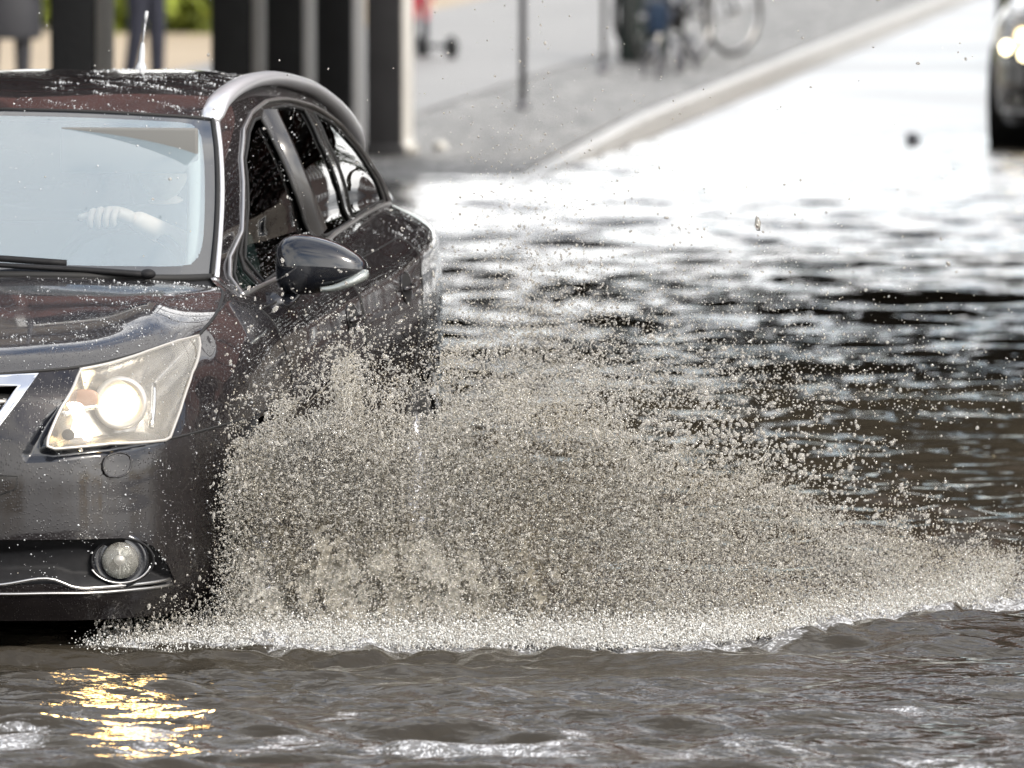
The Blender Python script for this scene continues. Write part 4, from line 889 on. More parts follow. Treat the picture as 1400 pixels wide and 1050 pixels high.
# ------------------------------------------------------------------ figures
def skin(nodes, edges, sub=2):
    """grow a continuous surface round a stick skeleton: nodes {name:(x,y,z,r)}"""
    me = bpy.data.meshes.new('tmp'); ks = list(nodes); me.from_pydata([nodes[k][:3] for k in ks], [(ks.index(a),ks.index(b)) for a,b in edges], [])
    o = bpy.data.objects.new('tmp', me); COL.objects.link(o)
    md = o.modifiers.new('s','SKIN'); md.use_smooth_shade = True; md.branch_smoothing = .6
    if sub: o.modifiers.new('d','SUBSURF').levels = sub; o.modifiers['d'].render_levels = sub
    for i,k in enumerate(ks):
        r = nodes[k][3]; r = r if isinstance(r, tuple) else (r,r); me.skin_vertices[0].data[i].radius = r
        me.skin_vertices[0].data[i].use_root = (i == 0)
    dg = bpy.context.evaluated_depsgraph_get(); ev = o.evaluated_get(dg); m2 = ev.to_mesh()
    V = np.array([v.co[:] for v in m2.vertices]); F = [tuple(p.vertices) for p in m2.polygons]
    ev.to_mesh_clear(); bpy.data.objects.remove(o); bpy.data.meshes.remove(me); return V, F

def hand_chain(nodes, edges, wrist, d, side, s=1.0, key='h'):
    """palm, four bent fingers and a thumb hanging from a wrist; d = direction of the hand, side = thumb side"""
    d = np.asarray(d,float)/np.linalg.norm(d); side = np.asarray(side,float)/np.linalg.norm(side); n = np.cross(d, side)
    return d, side, n
def hand(wrist, d, side, s=1.0):
    d = np.asarray(d,float)/np.linalg.norm(d); t = np.asarray(side,float); t = t-d*(t@d); t /= np.linalg.norm(t); n = np.cross(d,t); w = np.asarray(wrist,float)
    V=[];F=[];c=0
    nd = {'w':(*(w),.023*s),'p':(*(w+d*.045*s),(.036*s,.017*s)),'k':(*(w+d*.085*s),(.038*s,.014*s))}
    pieces = [skin(nd,[('w','p'),('p','k')],1)]
    for i,(o,l) in enumerate(((.030,.072),(.010,.082),(-.011,.076),(-.030,.058))):
        b = w+d*.078*s+t*o*s; p1 = b+d*l*.42*s+n*.006*s; p2 = p1+d*l*.30*s+n*l*.22*s; p3 = p2+d*l*.14*s+n*l*.24*s
        pieces.append(skin({'a':(*b,.0095*s),'b':(*p1,.0088*s),'c':(*p2,.008*s),'d':(*p3,.0065*s)},[('a','b'),('b','c'),('c','d')],1))
    b = w+d*.03*s+t*.028*s; pieces.append(skin({'a':(*b,.012*s),'b':(*(b+t*.022*s+d*.03*s),.0105*s),'c':(*(b+t*.026*s+d*.055*s+n*.012*s),.008*s)},[('a','b'),('b','c')],1))
    for v,f in pieces: V.append(v); F += [tuple(i+c for i in q) for q in f]; c += len(v)
    return np.concatenate(V), F

def face_bits(mb, hc, fwd, h, mats):
    """nose, eyes, mouth, ears on a head at hc looking along fwd"""
    f = np.asarray(fwd,float); r = np.array((f[1],-f[0],0)); up = np.array((0,0,1.))
    mb.ball(hc+f*h*.46-up*h*.05,(h*.07,h*.07,h*.11),mats[0],8,6)
    for s in (1,-1):
        mb.ball(hc+f*h*.385+r*s*h*.16+up*h*.04,(h*.045,)*3,mats[1],8,6); mb.ball(hc+r*s*h*.36-up*h*.02,(h*.06,h*.06,h*.12),mats[0],8,6)
    mb.ball(hc+f*h*.41-up*h*.24,(h*.12,h*.05,h*.03),mats[2],8,6)

def person(loc, rz, H, mats, stride=.25, armbend=.2, name='person', coat=.93):
    """standing or walking figure: mats = (trousers, top, skin, hair, shoe)"""
    k = H/1.75; n = {}
    n['pel']=(0,0,.95,(.15,.11)); n['wai']=(0,.0,1.10,(.135,.10)); n['che']=(0,.01,1.30,(.165,.115)); n['nec0']=(0,.01,1.45,(.075,.07)); n['nec']=(0,0,1.53,.052)
    for s,a in ((1,'l'),(-1,'r')):
        st = stride*s
        n[a+'hip']=(s*.095,0,.90,.088); n[a+'kne']=(s*.10,-.10*st-.02,.50,.060); n[a+'ank']=(s*.10,-.9*st*.5+(.02),.09,.042)
        n[a+'sho']=(s*.20,.01,1.42,.062); n[a+'elb']=(s*.26,.05+st*.3,1.13,.045); n[a+'wri']=(s*.25,-.03-armbend*.3+st*.45,.90,.030)
    E = [('pel','wai'),('wai','che'),('che','nec0'),('nec0','nec')]
    for a in 'lr': E += [('pel',a+'hip'),(a+'hip',a+'kne'),(a+'kne',a+'ank'),('che',a+'sho'),(a+'sho',a+'elb'),(a+'elb',a+'wri')]
    V, F = skin(n, E, 2); mb = MB()
    c = np.array([V[list(f)].mean(0) for f in F])
    arm = np.abs(c[:,0]) > .185
    fm = np.where(c[:,2] > 1.475, 2, np.where((c[:,2] > coat)|(arm & (c[:,2] > .8)), 1, 0))
    mb.V.append(V); mb.F += F; mb.M += list(fm); mb.n += len(V)
    hc = np.array((0,-.015,1.635)); mb.ball(hc,(.075,.095,.115),2,18,12); mb.ball(hc+(0,.018,.02),(.083,.095,.108),3,18,12); face_bits(mb, hc, (0,-1,0), .21, (2,3,2))
    for s,a in ((1,'l'),(-1,'r')):
        w = np.array(n[a+'wri'][:3]); e = np.array(n[a+'elb'][:3]); hv, hf = hand(w, (w-e)*np.array((.2,.6,1)), (0,-1,-.1)); mb.add(hv, hf, 2)
        an = np.array(n[a+'ank'][:3]); sh, sf = skin({'a':(*(an+(0,.05,-.045)),.042),'b':(*(an+(0,-.04,-.05)),(.045,.040)),'c':(*(an+(0,-.16,-.062)),(.042,.026))},[('a','b'),('b','c')],1); mb.add(sh, sf, 4)
    mb.V = [v*k for v in mb.V]
    o = mb.build(name, list(mats)); o.location = loc; o.rotation_euler = (0,0,rz); return o

def build_driver():
    n = {'pel':(.37,1.42,.62,(.17,.13)),'wai':(.37,1.47,.80,(.15,.115)),'che':(.37,1.50,1.00,(.18,.12)),'nec0':(.37,1.48,1.14,(.075,.07)),'nec':(.37,1.47,1.19,.055),
         'lhip':(.46,1.38,.60,.09),'lkne':(.48,.98,.66,.066),'lank':(.46,.72,.36,.045),'rhip':(.28,1.38,.60,.09),'rkne':(.27,.98,.66,.066),'rank':(.30,.70,.36,.045),
         'lsho':(.56,1.46,1.10,.066),'lelb':(.575,1.10,1.03,.048),'lmid':(.50,.98,1.075,.036),'lwri':(.380,.862,1.148,.029),'rsho':(.18,1.46,1.10,.066),'relb':(.13,1.20,.90,.048),'rwri':(.20,.98,.90,.028)}
    E = [('pel','wai'),('wai','che'),('che','nec0'),('nec0','nec'),('pel','lhip'),('lhip','lkne'),('lkne','lank'),('pel','rhip'),('rhip','rkne'),('rkne','rank'),('che','lsho'),('lsho','lelb'),('lelb','lmid'),('lmid','lwri'),('che','rsho'),('rsho','relb'),('relb','rwri')]
    V, F = skin(n, E, 2); c = np.array([V[list(f)].mean(0) for f in F]); mb = MB()
    fm = np.where((c[:,1] < 1.12)&(c[:,2] > .84), 2, np.where(c[:,2] < .70, 0, np.where(c[:,2] > 1.165, 2, 1)))
    mb.V.append(V); mb.F += F; mb.M += list(fm); mb.n += len(V)
    hc = np.array((.37,1.44,1.285)); mb.ball(hc,(.075,.095,.115),2,18,12); mb.ball(hc+(0,.02,.022),(.083,.093,.105),3,18,12); face_bits(mb, hc, (0,-1,0), .21, (2,3,2))
    # left hand closed over the top of the steering wheel
    pal = skin({'w':(.395,.865,1.140,(.027,.022)),'p':(.345,.855,1.160,(.034,.022)),'k':(.305,.842,1.160,(.034,.020))},[('w','p'),('p','k')],1); mb.add(*pal, 2)
    for i,(x0,l) in enumerate(((.352,.040),(.331,.047),(.309,.048),(.288,.043))):
        z0 = 1.168-.004*abs(i-1.3)
        ch = skin({'a':(x0,.850,z0,.0115),'b':(x0-.003,.815,z0+.004,.0108),'c':(x0-.006,.797,z0-l*.45,.0098),'d':(x0-.006,.806,z0-l,.0085)},[('a','b'),('b','c'),('c','d')],1); mb.add(*ch, 2)
    th = skin({'a':(.30,.855,1.15,.014),'b':(.268,.835,1.152,.0115),'c':(.243,.822,1.146,.009)},[('a','b'),('b','c')],1); mb.add(*th, 2)
    hv, hf = hand((.20,.98,.90), (.03,-.09,.02), (.3,0,1)); mb.add(hv, hf, 2)
    for s in (.46,.30): mb.add(*skin({'a':(s,.74,.32,.042),'b':(s,.66,.33,.045),'c':(s,.56,.36,.035)},[('a','b'),('b','c')],1), 4)
    o = mb.build('person', [M['navy'], M['shirt'], M['skin'], M['hair'], M['shoe']])
    return tag(o, 'driver in a dark shirt with one hand on top of the steering wheel', 'person')

# ------------------------------------------------------------------ street things
def bicycle(loc, rz, label, colour):
    b = empty('bicycle', loc, rz); tag(b, label, 'bicycle', 'bicycles parked by the kerb')
    fm = pbr('bike_frame', colour, .35, coat=.5); R = .34
    for x in (-.52,.52):
        w = empty('wheel', (x,0,R)); w.parent = b
        t = np.linspace(0,2*np.pi,40,endpoint=False); ty = MB().tube(np.c_[R*.955*np.cos(t),0*t,R*.955*np.sin(t)], .019, 8, closed=True); ty.build('tyre', M['tyre'], w)
        r = MB().tube(np.c_[R*.89*np.cos(t),0*t,R*.89*np.sin(t)], .010, 6, closed=True); r.lathe([(.0,-.05),(.03,-.04),(.022,0),(.03,.04),(0,.05)],(0,0,0),(0,1,0),12)
        for k in range(18):
            a = 2*math.pi*k/18; r.tube([(.02*math.cos(a+.6),.03*(-1)**k,.02*math.sin(a+.6)),(R*.89*math.cos(a),0,R*.89*math.sin(a))],.0016,4)
        r.build('rim', M['satin'], w)
    f = MB(); bb=(-.06,0,.29); st=(-.20,0,.80); hd=(.34,0,.80); hb=(.38,0,.66); ra=(-.52,0,R); fa=(.52,0,R)
    for a,c,r in ((bb,st,.017),(st,hd,.016),(bb,hb,.019),(hd,hb,.02)): f.tube([a,c],r,8)
    for s in (.05,-.05):
        f.tube([bb,(ra[0],s,ra[2])],.009,6); f.tube([(st[0]+.01,0,.74),(ra[0],s,ra[2])],.008,6); f.tube([hb,(.43,s,.52),(fa[0],s,fa[2])],.011,6)
    f.tube([hd,(.325,0,.93)],.013,8); f.build('frame', fm, b)
    MB().tube([(st[0],0,.80),(-.225,0,.93)],.013,8).ball((-.25,0,.955),(.13,.075,.03)).build('saddle', M['trim_black'], b)
    MB().tube(spl([(.25,.30,.98),(.32,.24,.96),(.33,0,.94),(.32,-.24,.96),(.25,-.30,.98)],np.linspace(0,1,20)),.012,8).build('handlebar', M['trim_black'], b)
    c = MB().lathe([(.0,-.01),(.085,-.006),(.085,.006),(0,.01)],(bb[0],.05,bb[2]),(0,1,0),24).tube([(bb[0],.07,bb[2]),(bb[0]+.11,.08,bb[2]-.13)],.009,6).tube([(bb[0],-.07,bb[2]),(bb[0]-.11,-.08,bb[2]+.13)],.009,6)
    c.box((bb[0]+.12,.12,bb[2]-.13),(.045,.04,.012)).box((bb[0]-.12,-.12,bb[2]+.13),(.045,.04,.012)); c.build('crankset', M['trim_black'], b)
    t = np.linspace(.15,2.2,16)
    for x,a0 in ((-.52,.6),(.52,.5)): 
        a = np.linspace(a0,a0+2.0,18); MB().tube(np.c_[x+.375*np.cos(a),0*a,R+.375*np.sin(a)],.022,6,flat=.4).build('mudguard', M['trim_black'], b)
    return b

def leaf_cloud(c, h, n, size, seed, clumps=26):
    g = np.random.default_rng(seed); cc = g.normal(size=(clumps,3)); cc /= np.linalg.norm(cc,axis=1,keepdims=True); cc *= g.uniform(.35,1.0,(clumps,1))
    k = g.integers(0,clumps,n); p = (cc[k]+g.normal(0,.20,(n,3)))*np.asarray(h)+np.asarray(c)
    a = g.normal(size=(n,3)); a /= np.linalg.norm(a,axis=1,keepdims=True); b = np.cross(a, g.normal(size=(n,3))); b /= np.linalg.norm(b,axis=1,keepdims=True)
    s = size*g.uniform(.6,1.3,(n,1)); V = np.stack([p-a*s, p+b*s*.5, p+a*s, p-b*s*.5],1).reshape(-1,3)
    return V, np.arange(4*n).reshape(-1,4)
def leaf_mat(name, col):
    m, N, L, b = mat(name); ge = N.new('ShaderNodeNewGeometry'); cr = N.new('ShaderNodeValToRGB'); cr.color_ramp.elements[0].color = (*[c*.45 for c in col],1); cr.color_ramp.elements[1].color = (*[min(1,c*1.5) for c in col],1)
    L.new(ge.outputs['Random Per Island'], cr.inputs['Fac']); L.new(cr.outputs[0], b.inputs['Base Color']); b.inputs['Roughness'].default_value = .6
    t = N.new('ShaderNodeBsdfTranslucent'); L.new(cr.outputs[0], t.inputs[0]); x = N.new('ShaderNodeMixShader'); x.inputs[0].default_value = .35; L.new(b.outputs[0], x.inputs[1]); L.new(t.outputs[0], x.inputs[2]); L.new(x.outputs[0], N['Material Output'].inputs['Surface']); return m
def bush(loc, h, seed, label, m):
    t = empty('bush', loc); tag(t, label, 'bush', 'bushes behind the columns')
    V, F = leaf_cloud((0,0,h[2]*.72), h, 3600, .10, seed); obj('foliage', V, F, m, t, False)
    s = MB(); g = random.Random(seed)
    for k in range(7):
        a = g.uniform(0,6.28); s.tube([(0,0,-.05),(.2*h[0]*math.cos(a),.2*h[0]*math.sin(a),h[2]*.5),(.6*h[0]*math.cos(a),.6*h[0]*math.sin(a),h[2]*1.2)],[.03,.02,.008],6)
    s.build('stem', M['bark'], t); return t
def tree(loc, H, seed, label, m):
    t = empty('tree', loc); tag(t, label, 'tree', 'trees across the street'); g = random.Random(seed); w = MB()
    w.tube([(0,0,-.1),(.05,0,H*.2),(.1,.1,H*.45),(.05,.1,H*.7)],[.26,.2,.15,.07],10)
    for k in range(9):
        a = g.uniform(0,6.28); z = H*g.uniform(.3,.55); r = H*g.uniform(.18,.3); w.tube([(.07,.05,z),(r*.5*math.cos(a),r*.5*math.sin(a),z+H*.12),(r*math.cos(a),r*math.sin(a),z+H*.25)],[.09,.06,.02],6)
    w.build('trunk', M['bark'], t); V, F = leaf_cloud((0,0,H*.66), (H*.30,H*.30,H*.30), 9000, .22, seed, 40); obj('crown', V, F, m, t, False); return t

def facade(name, c, size, rz, wallm, label, cat='building', base=0.0, floors=5, bays=8):
    """building: walls, roof, windows on every face, each window its own part"""
    t = empty(name, c, rz); tag(t, label, cat); sx, sy, sz = size
    MB().box((0,0,base+(sz-base)/2),(sx/2,sy/2,(sz-base)/2), b=.04).build('wall', wallm, t)
    MB().box((0,0,sz+.15),(sx/2+.3,sy/2+.3,.15), b=.04).build('roof', M['slate'], t)
    proto = None; fh = (sz-base)/floors
    for side in range(4):
        L = sx if side % 2 == 0 else sy; D = sy if side % 2 == 0 else sx; nb = max(2, int(bays*L/max(sx,sy)))
        for f_ in range(floors):
            for b_ in range(nb):
                if proto is None:
                    proto = MB().box((0,0,0),(.55,.05,.85), b=.01).build('window', M['white_trim'], t); pn = MB().box((0,-.053,0),(.47,.006,.77), b=0).build('pane', M['frit'], proto); o = proto
                else: o = copy_tree(proto, t)
                a = side*math.pi/2; x = -L/2+(b_+.5)*L/nb; y = -D/2-.045
                o.location = (x*math.cos(a)-y*math.sin(a), x*math.sin(a)+y*math.cos(a), base+(f_+.5)*fh); o.rotation_euler = (0,0,a)
    return t

def railway_bridge():
    """low bridge over the street behind the car, its deck carried on the dark columns"""
    b = empty('railway_bridge', (0,19.2,-.85), .0405); tag(b, 'low rust red railway bridge crossing over the flooded street behind the car', 'bridge')
    MB().box((0,0,4.35),(22,10.3,.16), b=.03).build('deck', M['concrete'], b)
    for s in (-1,1):
        W_ = 10.2
        g = MB().box((0,s*W_,5.0),(22,.12,.75), b=.02).box((0,s*W_,5.77),(22,.26,.035), b=.01).box((0,s*W_,4.24),(22,.26,.035), b=.01)
        for k in range(23): g.box((-21+k*1.9,s*(W_+.15),5.0),(.03,.09,.72), b=.005)
        g.build('girder', M['rust'], b)
        r = MB()
        for k in range(23): r.tube([(-21+k*1.9,s*W_,5.8),(-21+k*1.9,s*W_,6.9)],.03,6)
        for z in (6.3,6.88): r.tube([(-21.5,s*W_,z),(21.5,s*W_,z)],.03,6)
        r.build('railing', M['galv'], b)
    for k in range(6): MB().box((0,-8+k*3.2,4.12),(22,.14,.09), b=.01).build('cross_beam', M['rust'], b)
    for s in (-1,1):
        a = empty('abutment', (s*17.5,0,0)); a.parent = b; MB().box((s*0,0,2.0),(4.0,10.4,2.03), b=.05).build('brick_face', M['brick'], a)
def station():  # unseen block added to give bonnet and water a dark red reflection
    t = facade('station_building', (-10.9,17.6,0), (20.4,14,7.2), .0405, M['brick'], 'red brick station building standing on the railway bridge', base=3.68, floors=1, bays=9)
def canopy():
    """added unseen flat roof that darkens the water reflections, over the pavement left of the street"""
    t = empty('canopy', (-4.0,31.0,0), .0405); tag(t, 'low dark flat canopy carried on the row of dark columns', 'canopy')
    MB().box((-3.6,0,3.25),(3.75,3.6,.10), b=.01).build('roof_slab', M['column'], t)
    MB().box((.18,0,3.50),(.05,3.75,.52), b=.01).build('fascia', M['column'], t)
    MB().box((-3.6,-3.68,3.50),(3.72,.05,.52), b=.01).build('end_fascia', M['column'], t)
def fog_lit(c2):
    """the pair of bright round lamps low on the following car"""
    for s in (-1,1):
        b = empty('headlight'); b.parent = c2
        for x,y,z,r in ((.735,-.75,.665,.040),(.615,-.86,.625,.036)):
            MB().lathe([(r*1.25,-.02),(r*1.2,.012),(r*1.02,.016)],(s*x,y,z),(s*.45,-.9,.1),28).build('lamp_ring', M['chrome'], b)
            MB().lathe([(r,.010),(r*.8,.022),(r*.4,.03),(.0005,.032)],(s*x,y,z),(s*.45,-.9,.1),28).build('lamp_bulb', M['far_lamp'], b)
def gz(x, y, z=0): return (x, y, float(zroad(y))+PAV+z)

def build_street(car):
    M['bark'] = pbr('bark', (.07,.055,.04), .9, noise=(8,.3)); M['slate'] = pbr('slate', (.06,.06,.065), .6); M['white_trim'] = pbr('white_trim', (.7,.7,.68), .5)
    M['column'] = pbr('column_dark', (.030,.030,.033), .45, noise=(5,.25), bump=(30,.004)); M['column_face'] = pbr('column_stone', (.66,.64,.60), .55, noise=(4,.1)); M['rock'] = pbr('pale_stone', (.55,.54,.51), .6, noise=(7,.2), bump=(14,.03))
    M['galv'] = pbr('post_grey', (.10,.10,.11), .45, .4); M['cab'] = pbr('cabinet_green', (.020,.030,.025), .5, noise=(4,.2)); M['blue'] = pbr('blue_plastic', (.007,.02,.045), .5)
    # brick: courses of red brown brick
    m, N, L, b = mat('red_brick'); M['brick'] = m; tc = N.new('ShaderNodeTexCoord'); br = N.new('ShaderNodeTexBrick'); br.inputs['Scale'].default_value = 3; br.inputs['Color1'].default_value = (.17,.045,.035,1); br.inputs['Color2'].default_value = (.11,.035,.028,1); br.inputs['Mortar'].default_value = (.16,.14,.12,1); L.new(tc.outputs['Object'], br.inputs['Vector']); L.new(br.outputs['Color'], b.inputs['Base Color']); b.inputs['Roughness'].default_value = .85
    M['concrete'] = pbr('bridge_concrete', (.16,.15,.14), .9, noise=(1.5,.2)); M['rust'] = pbr('rusty_steel', (.11,.042,.034), .7, noise=(3,.35))
    rd = -.0405; ux, uy = math.sin(rd), math.cos(rd)
    # ---- columns carrying the arcade
    C0 = (-4.035, 33.85); steps = ((0,'dark square column at the right end of the row, with pale rocks at its foot'),(2.62,'second dark square column from the right end of the row'),(5.0,'third dark square column from the right end, half behind the car roof'),(7.25,'fourth dark square column, just right of the gap with the bush'),(13.15,'dark square column standing apart left of the person in navy trousers'))
    cols = []
    for k,(s,lab) in enumerate(steps):
        x, y = C0[0]-ux*s*.0+(.0445*s), C0[1]-uy*s; z = float(zroad(y))+PAV
        if k == 0:
            c = empty('column', (x,y,z), -rd)
            MB().box((0,0,1.48),(.105,.30,1.48), b=.012).build('shaft', M['column'], c)
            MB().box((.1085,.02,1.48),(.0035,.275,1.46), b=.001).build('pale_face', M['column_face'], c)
            MB().box((0,0,-.1),(.118,.315,.16), b=.02).build('plinth', M['column'], c)
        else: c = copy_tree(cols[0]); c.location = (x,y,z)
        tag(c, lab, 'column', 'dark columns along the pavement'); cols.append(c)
    railway_bridge(); station(); canopy()
    facade('house_row', (15.5,57,0), (11,36,10.5), -.04, M['brick'], 'dark brick building along the right side of the street', floors=3, bays=10)  # added out of view so the car doors reflect something dark
    # ---- rocks at the foot of the end column
    def rock(x, y, r, seed, lab):
        g = np.random.default_rng(seed); bm = bmesh.new(); bmesh.ops.create_icosphere(bm, subdivisions=3, radius=1)
        V = np.array([v.co[:] for v in bm.verts]); F = [[v.index for v in f.verts] for f in bm.faces]; bm.free()
        V = V*(1+.16*vnoise(V[:,0]*1.0+V[:,2],V[:,1]-V[:,2],seed,9,.9,2.5)[:,None])*np.array(r); o = obj('rock', V, F, M['rock']); o.location = (x,y,float(zroad(y))+PAV+r[2]*.6); tag(o, lab, 'rock', 'rocks on the pavement'); return o
    rock(-3.93,33.75,(.075,.10,.055),3,'larger pale rock against the foot of the end column'); rock(-3.80,34.3,(.045,.05,.032),5,'smaller pale rock a little right of the end column')
    o = rock(-1.27,37.4,(.045,.05,.04),9,'small dark stone lying on the wet road'); o.data.materials.clear(); o.data.materials.append(M['galv']); o.location.z = float(zroad(37.4))+.04
    # ---- posts
    p = empty('sign_post', gz(-4.07,39.75)); tag(p, 'tall thin grey post standing alone in the middle of the pavement', 'post')
    MB().tube([(0,0,0),(0,0,3.1)],.024,12).build('pole', M['galv'], p); MB().lathe([(.05,0),(.05,.03),(.026,.05)],(0,0,0),n=16).build('base_collar', M['galv'], p)
    MB().lathe([(.0,-.012),(.30,-.012),(.30,.012),(0,.012)],(0,-.04,2.75),(0,1,0),32).build('sign_plate', M['galv'], p)
    p = empty('post', gz(-4.55,47.3)); tag(p, 'slim pale grey post left of the green cabinet', 'post'); MB().tube([(0,0,0),(0,0,2.3)],.018,10).build('pole', M['path'], p); MB().lathe([(.045,0),(.045,.05),(.02,.07)],(0,0,0),n=14).build('base_collar', M['galv'], p)
    c = empty('street_cabinet', gz(-4.62,50.2), -rd); tag(c, 'dark green street cabinet beside the parked bicycles', 'cabinet')
    MB().box((0,0,.55),(.155,.20,.55), b=.015).build('casing', M['cab'], c); MB().box((0,-.204,.56),(.125,.006,.46), b=.003).build('door', M['cab'], c); MB().box((0,0,1.125),(.175,.22,.025), b=.008).build('lid', M['cab'], c); MB().box((-.17,-.03,.5),(.014,.16,.5), b=.004).build('side_panel', M['trim_black'], c)
    b1 = bicycle(gz(-4.40,51.0), .98, 'bicycle whose wheel stands clear at the right, nearest the kerb', (.03,.03,.035)); 
    b2 = bicycle(gz(-4.40,50.0), 1.32, 'bicycle with a blue pannier beside the green cabinet', (.05,.06,.09))
    pn = MB().box((-.56,-.11,.34),(.11,.045,.12), b=.02); pn.build('pannier', M['blue'], b2)
    for x,y,lab in ((-4.06,46.2,'low bicycle hoop nearest the water in the row of three'),(-4.04,47.2,'middle low bicycle hoop of the three'),(-4.02,48.1,'low bicycle hoop farthest from the water in the row of three')):
        h = tag(MB().tube(spl([(0,-.12,0),(0,-.12,.13),(0,-.09,.20),(0,.09,.20),(0,.12,.13),(0,.12,0)],np.linspace(0,1,24)),.022,8).build('bicycle_hoop', M['galv']), lab, 'bicycle rack', 'bicycle hoops'); h.location = gz(x,y); h.rotation_euler = (0,0,.5)
    # ---- people
    o = person(gz(-6.50,51.2), .5, .80, (M['navy'],M['red'],M['skin'],M['hair'],M['shoe']), .25, coat=.60); tag(o, 'small child in a red jacket and dark trousers by a scooter', 'child')
    s = empty('kick_scooter', gz(-6.27,50.6), 2.2); tag(s, 'dark kick scooter standing beside the child in red', 'scooter')
    MB().box((0,0,.09),(.20,.05,.014)).build('deck', M['trim_black'], s); MB().tube([(.24,0,.09),(.20,0,.62)],.014,8).tube([(.20,-.16,.62),(.20,.16,.62)],.013,8).build('handlebar', M['galv'], s)
    for x in (-.24,.25): MB().lathe([(.02,-.02),(.07,-.024),(.085,-.012),(.085,.012),(.07,.024),(.02,.02)],(x,0,.085),(0,1,0),24).build('wheel', M['tyre'], s)
    o = person(gz(-6.55,39.6), 1.2, 1.80, (M['navy'],M['olive'],M['skin'],M['hair'],M['shoe']), .12, .5); tag(o, 'person in navy trousers and an olive top between the dark columns', 'person')
    o = person(gz(-7.16,38.0), .3, 1.78, (M['puffer'],M['puffer'],M['skin'],M['hair'],M['shoe']), .1); tag(o, 'person in a long dark padded coat left of the column that stands apart', 'person')
    ct = MB().lathe([(.215,.50),(.235,.56),(.225,.63),(.238,.69),(.222,.75),(.232,.81),(.215,.87),(.222,.93),(.20,1.0),(.205,1.06),(.185,1.12),(.20,1.20),(.20,1.30),(.16,1.42),(.08,1.48)],(0,.01,0),n=28); ct.V = [v*np.array([1,.72,1]) for v in ct.V]; ct.build('coat', M['puffer'], o)
    # ---- greenery
    lm = leaf_mat('leaf_yellow_green', (.30,.36,.06)); lm2 = leaf_mat('leaf_dark', (.05,.075,.025))
    bush(gz(-9.65,58,-.05),(1.0,.9,1.0),4,'yellow green bush seen through the gap right of the person in navy',lm); bush(gz(-11.15,60,-.05),(.7,.7,.8),6,'yellow green bush seen left of the column that stands apart',lm)
    for k,(x,y,h,lab) in enumerate(((-21,98,13,'leafy tree at the far left end of the street'),(9,76,13,'leafy tree right of the road at the far end of the street'),(15,82,15,'tallest leafy tree right of the road'),(20,66,13,'leafy tree farthest right of the road'))): tree((x,y,float(zroad(y))),h,20+k,lab,lm2)  # unseen trees, added for dark reflections in windows, doors and water
    facade('apartment_building',(-46,118,0),(30,12,17),.05,M['stucco'],'pale rendered apartment building at the far left end of the street',floors=5,bays=9)  # out of view, added only to be mirrored in the water
    # ---- cars behind
    c2 = copy_tree(car, skip=('rain_beads','headlight_beam')); c2.location = (.14,37.3,float(zroad(37.3))-.02); fog_lit(c2); tag(c2, 'dark car with lit headlights following on the wet road at the right edge', 'car', 'cars following behind')
    c3 = copy_tree(car, skip=('rain_beads','headlight_beam')); c3.location = (-1.42,54.2,float(zroad(54.2))); c3.rotation_euler = (0,0,.02); tag(c3, 'dark car farther back, half hidden behind the following car', 'car', 'cars following behind')
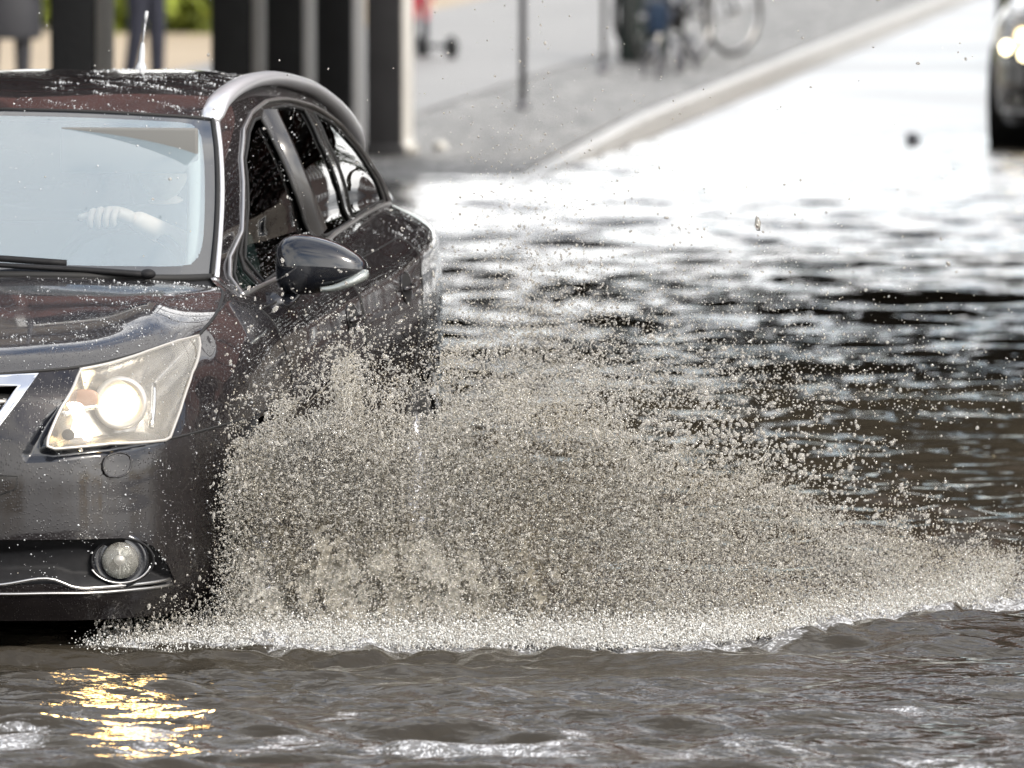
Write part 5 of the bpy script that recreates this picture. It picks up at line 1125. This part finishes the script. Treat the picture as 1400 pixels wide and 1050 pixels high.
# ------------------------------------------------------------------ light, camera, run
def build_light():
    w = bpy.data.worlds.new('World'); scn.world = w; w.use_nodes = True; nt = w.node_tree; bg = nt.nodes['Background']
    sky = nt.nodes.new('ShaderNodeTexSky'); sky.sky_type = 'NISHITA'; sky.sun_disc = False
    az, el = SUN_AZ, SUN_EL                        # azimuth measured from +y towards +x
    sky.sun_elevation = el; sky.sun_rotation = az; sky.air_density = 1.0; sky.dust_density = 2.5; sky.ozone_density = 1.0
    # broken bright cloud over the blue
    N, L = nt.nodes, nt.links; tc = N.new('ShaderNodeTexCoord'); mp = N.new('ShaderNodeMapping'); mp.inputs['Scale'].default_value = (1,1,2.2); L.new(tc.outputs['Generated'], mp.inputs['Vector'])
    nz = N.new('ShaderNodeTexNoise'); nz.inputs['Scale'].default_value = 2.6; nz.inputs['Detail'].default_value = 8; nz.inputs['Roughness'].default_value = .58; L.new(mp.outputs[0], nz.inputs['Vector'])
    r = N.new('ShaderNodeMapRange'); r.interpolation_type = 'SMOOTHSTEP'; r.inputs['From Min'].default_value = .36; r.inputs['From Max'].default_value = .58; L.new(nz.outputs['Fac'], r.inputs['Value'])
    bw = N.new('ShaderNodeRGBToBW'); L.new(sky.outputs[0], bw.inputs[0]); k = N.new('ShaderNodeMath'); k.operation = 'MULTIPLY_ADD'; k.inputs[1].default_value = CLOUD; k.inputs[2].default_value = CLOUD0; L.new(bw.outputs[0], k.inputs[0])
    cc = N.new('ShaderNodeVectorMath'); cc.operation = 'SCALE'; cc.inputs[0].default_value = (1,.985,.965); L.new(k.outputs[0], cc.inputs['Scale'])
    # the cloud thins high overhead, and glares low over the far end of the street
    sp = N.new('ShaderNodeSeparateXYZ'); L.new(tc.outputs['Generated'], sp.inputs[0])
    hi = N.new('ShaderNodeMapRange'); hi.interpolation_type = 'SMOOTHSTEP'; hi.inputs['From Min'].default_value = .70; hi.inputs['From Max'].default_value = .93; hi.inputs['To Min'].default_value = 1; hi.inputs['To Max'].default_value = .45; L.new(sp.outputs['Z'], hi.inputs['Value'])
    cm = N.new('ShaderNodeMath'); cm.operation = 'MULTIPLY'; L.new(r.outputs['Result'], cm.inputs[0]); L.new(hi.outputs['Result'], cm.inputs[1])
    dp = N.new('ShaderNodeVectorMath'); dp.operation = 'DOT_PRODUCT'; dp.inputs[1].default_value = Vector((math.sin(GAP_AZ)*math.cos(GAP_EL), math.cos(GAP_AZ)*math.cos(GAP_EL), math.sin(GAP_EL))); L.new(tc.outputs['Generated'], dp.inputs[0])
    gp = N.new('ShaderNodeMapRange'); gp.interpolation_type = 'SMOOTHSTEP'; gp.inputs['From Min'].default_value = .89; gp.inputs['From Max'].default_value = 1.0; gp.inputs['To Min'].default_value = 1; gp.inputs['To Max'].default_value = GAP; L.new(dp.outputs['Value'], gp.inputs['Value'])
    c2 = N.new('ShaderNodeVectorMath'); c2.operation = 'SCALE'; L.new(cc.outputs[0], c2.inputs[0]); L.new(gp.outputs['Result'], c2.inputs['Scale']); cc = c2
    x = N.new('ShaderNodeMix'); x.data_type = 'RGBA'; L.new(cm.outputs[0], x.inputs['Factor']); L.new(sky.outputs[0], x.inputs['A']); L.new(cc.outputs[0], x.inputs['B'])
    nt.links.new(x.outputs['Result'], bg.inputs[0]); bg.inputs[1].default_value = SKY
    l = bpy.data.lights.new('sun','SUN'); l.energy = SUN; l.angle = math.radians(12); l.color = (1,.93,.82)
    o = bpy.data.objects.new('sun', l); COL.objects.link(o)
    d = Vector((math.sin(az)*math.cos(el), math.cos(az)*math.cos(el), math.sin(el))); o.rotation_euler = d.to_track_quat('Z','Y').to_euler()
def build_camera():
    c = bpy.data.cameras.new('camera'); o = bpy.data.objects.new('camera', c); COL.objects.link(o)
    C_ = (5.3377,-26.4559,2.297); ya, pi_ = -.1422, .0577
    o.location = C_; f = Vector((math.sin(ya)*math.cos(pi_), math.cos(ya)*math.cos(pi_), -math.sin(pi_))); r = Vector((math.cos(ya), -math.sin(ya), 0)); u = r.cross(f)
    o.matrix_world = Matrix(((r.x,u.x,-f.x,C_[0]),(r.y,u.y,-f.y,C_[1]),(r.z,u.z,-f.z,C_[2]),(0,0,0,1)))
    c.sensor_width = 36; c.lens = 360; c.clip_start = .1; c.clip_end = 2000
    c.dof.use_dof = True; c.dof.focus_distance = 26.3; c.dof.aperture_fstop = 7.2
    scn.camera = o
CLOUD, CLOUD0 = 1.2, 5.0
GAP_AZ, GAP_EL, GAP = -.08, math.radians(17), 2.15
SUN_AZ, SUN_EL, SKY, SUN = 2.2, math.radians(40), .15, 2.2
make_materials()
M['stucco'] = pbr('stucco', (.52,.48,.42), .9, noise=(1,.1))
build_setting()
car = build_car(); tag(car, 'dark brown estate car ploughing through the flood with its headlight lit', 'car')
build_driver()
build_splash()
build_street(car)
build_light(); build_camera()
scn.view_settings.view_transform = 'Standard'; scn.view_settings.look = 'None'; scn.view_settings.exposure = 0.82; scn.view_settings.gamma = 1
scn.cycles.max_bounces = 10; scn.cycles.diffuse_bounces = 7; scn.cycles.transparent_max_bounces = 12; scn.cycles.caustics_reflective = False; scn.cycles.caustics_refractive = False
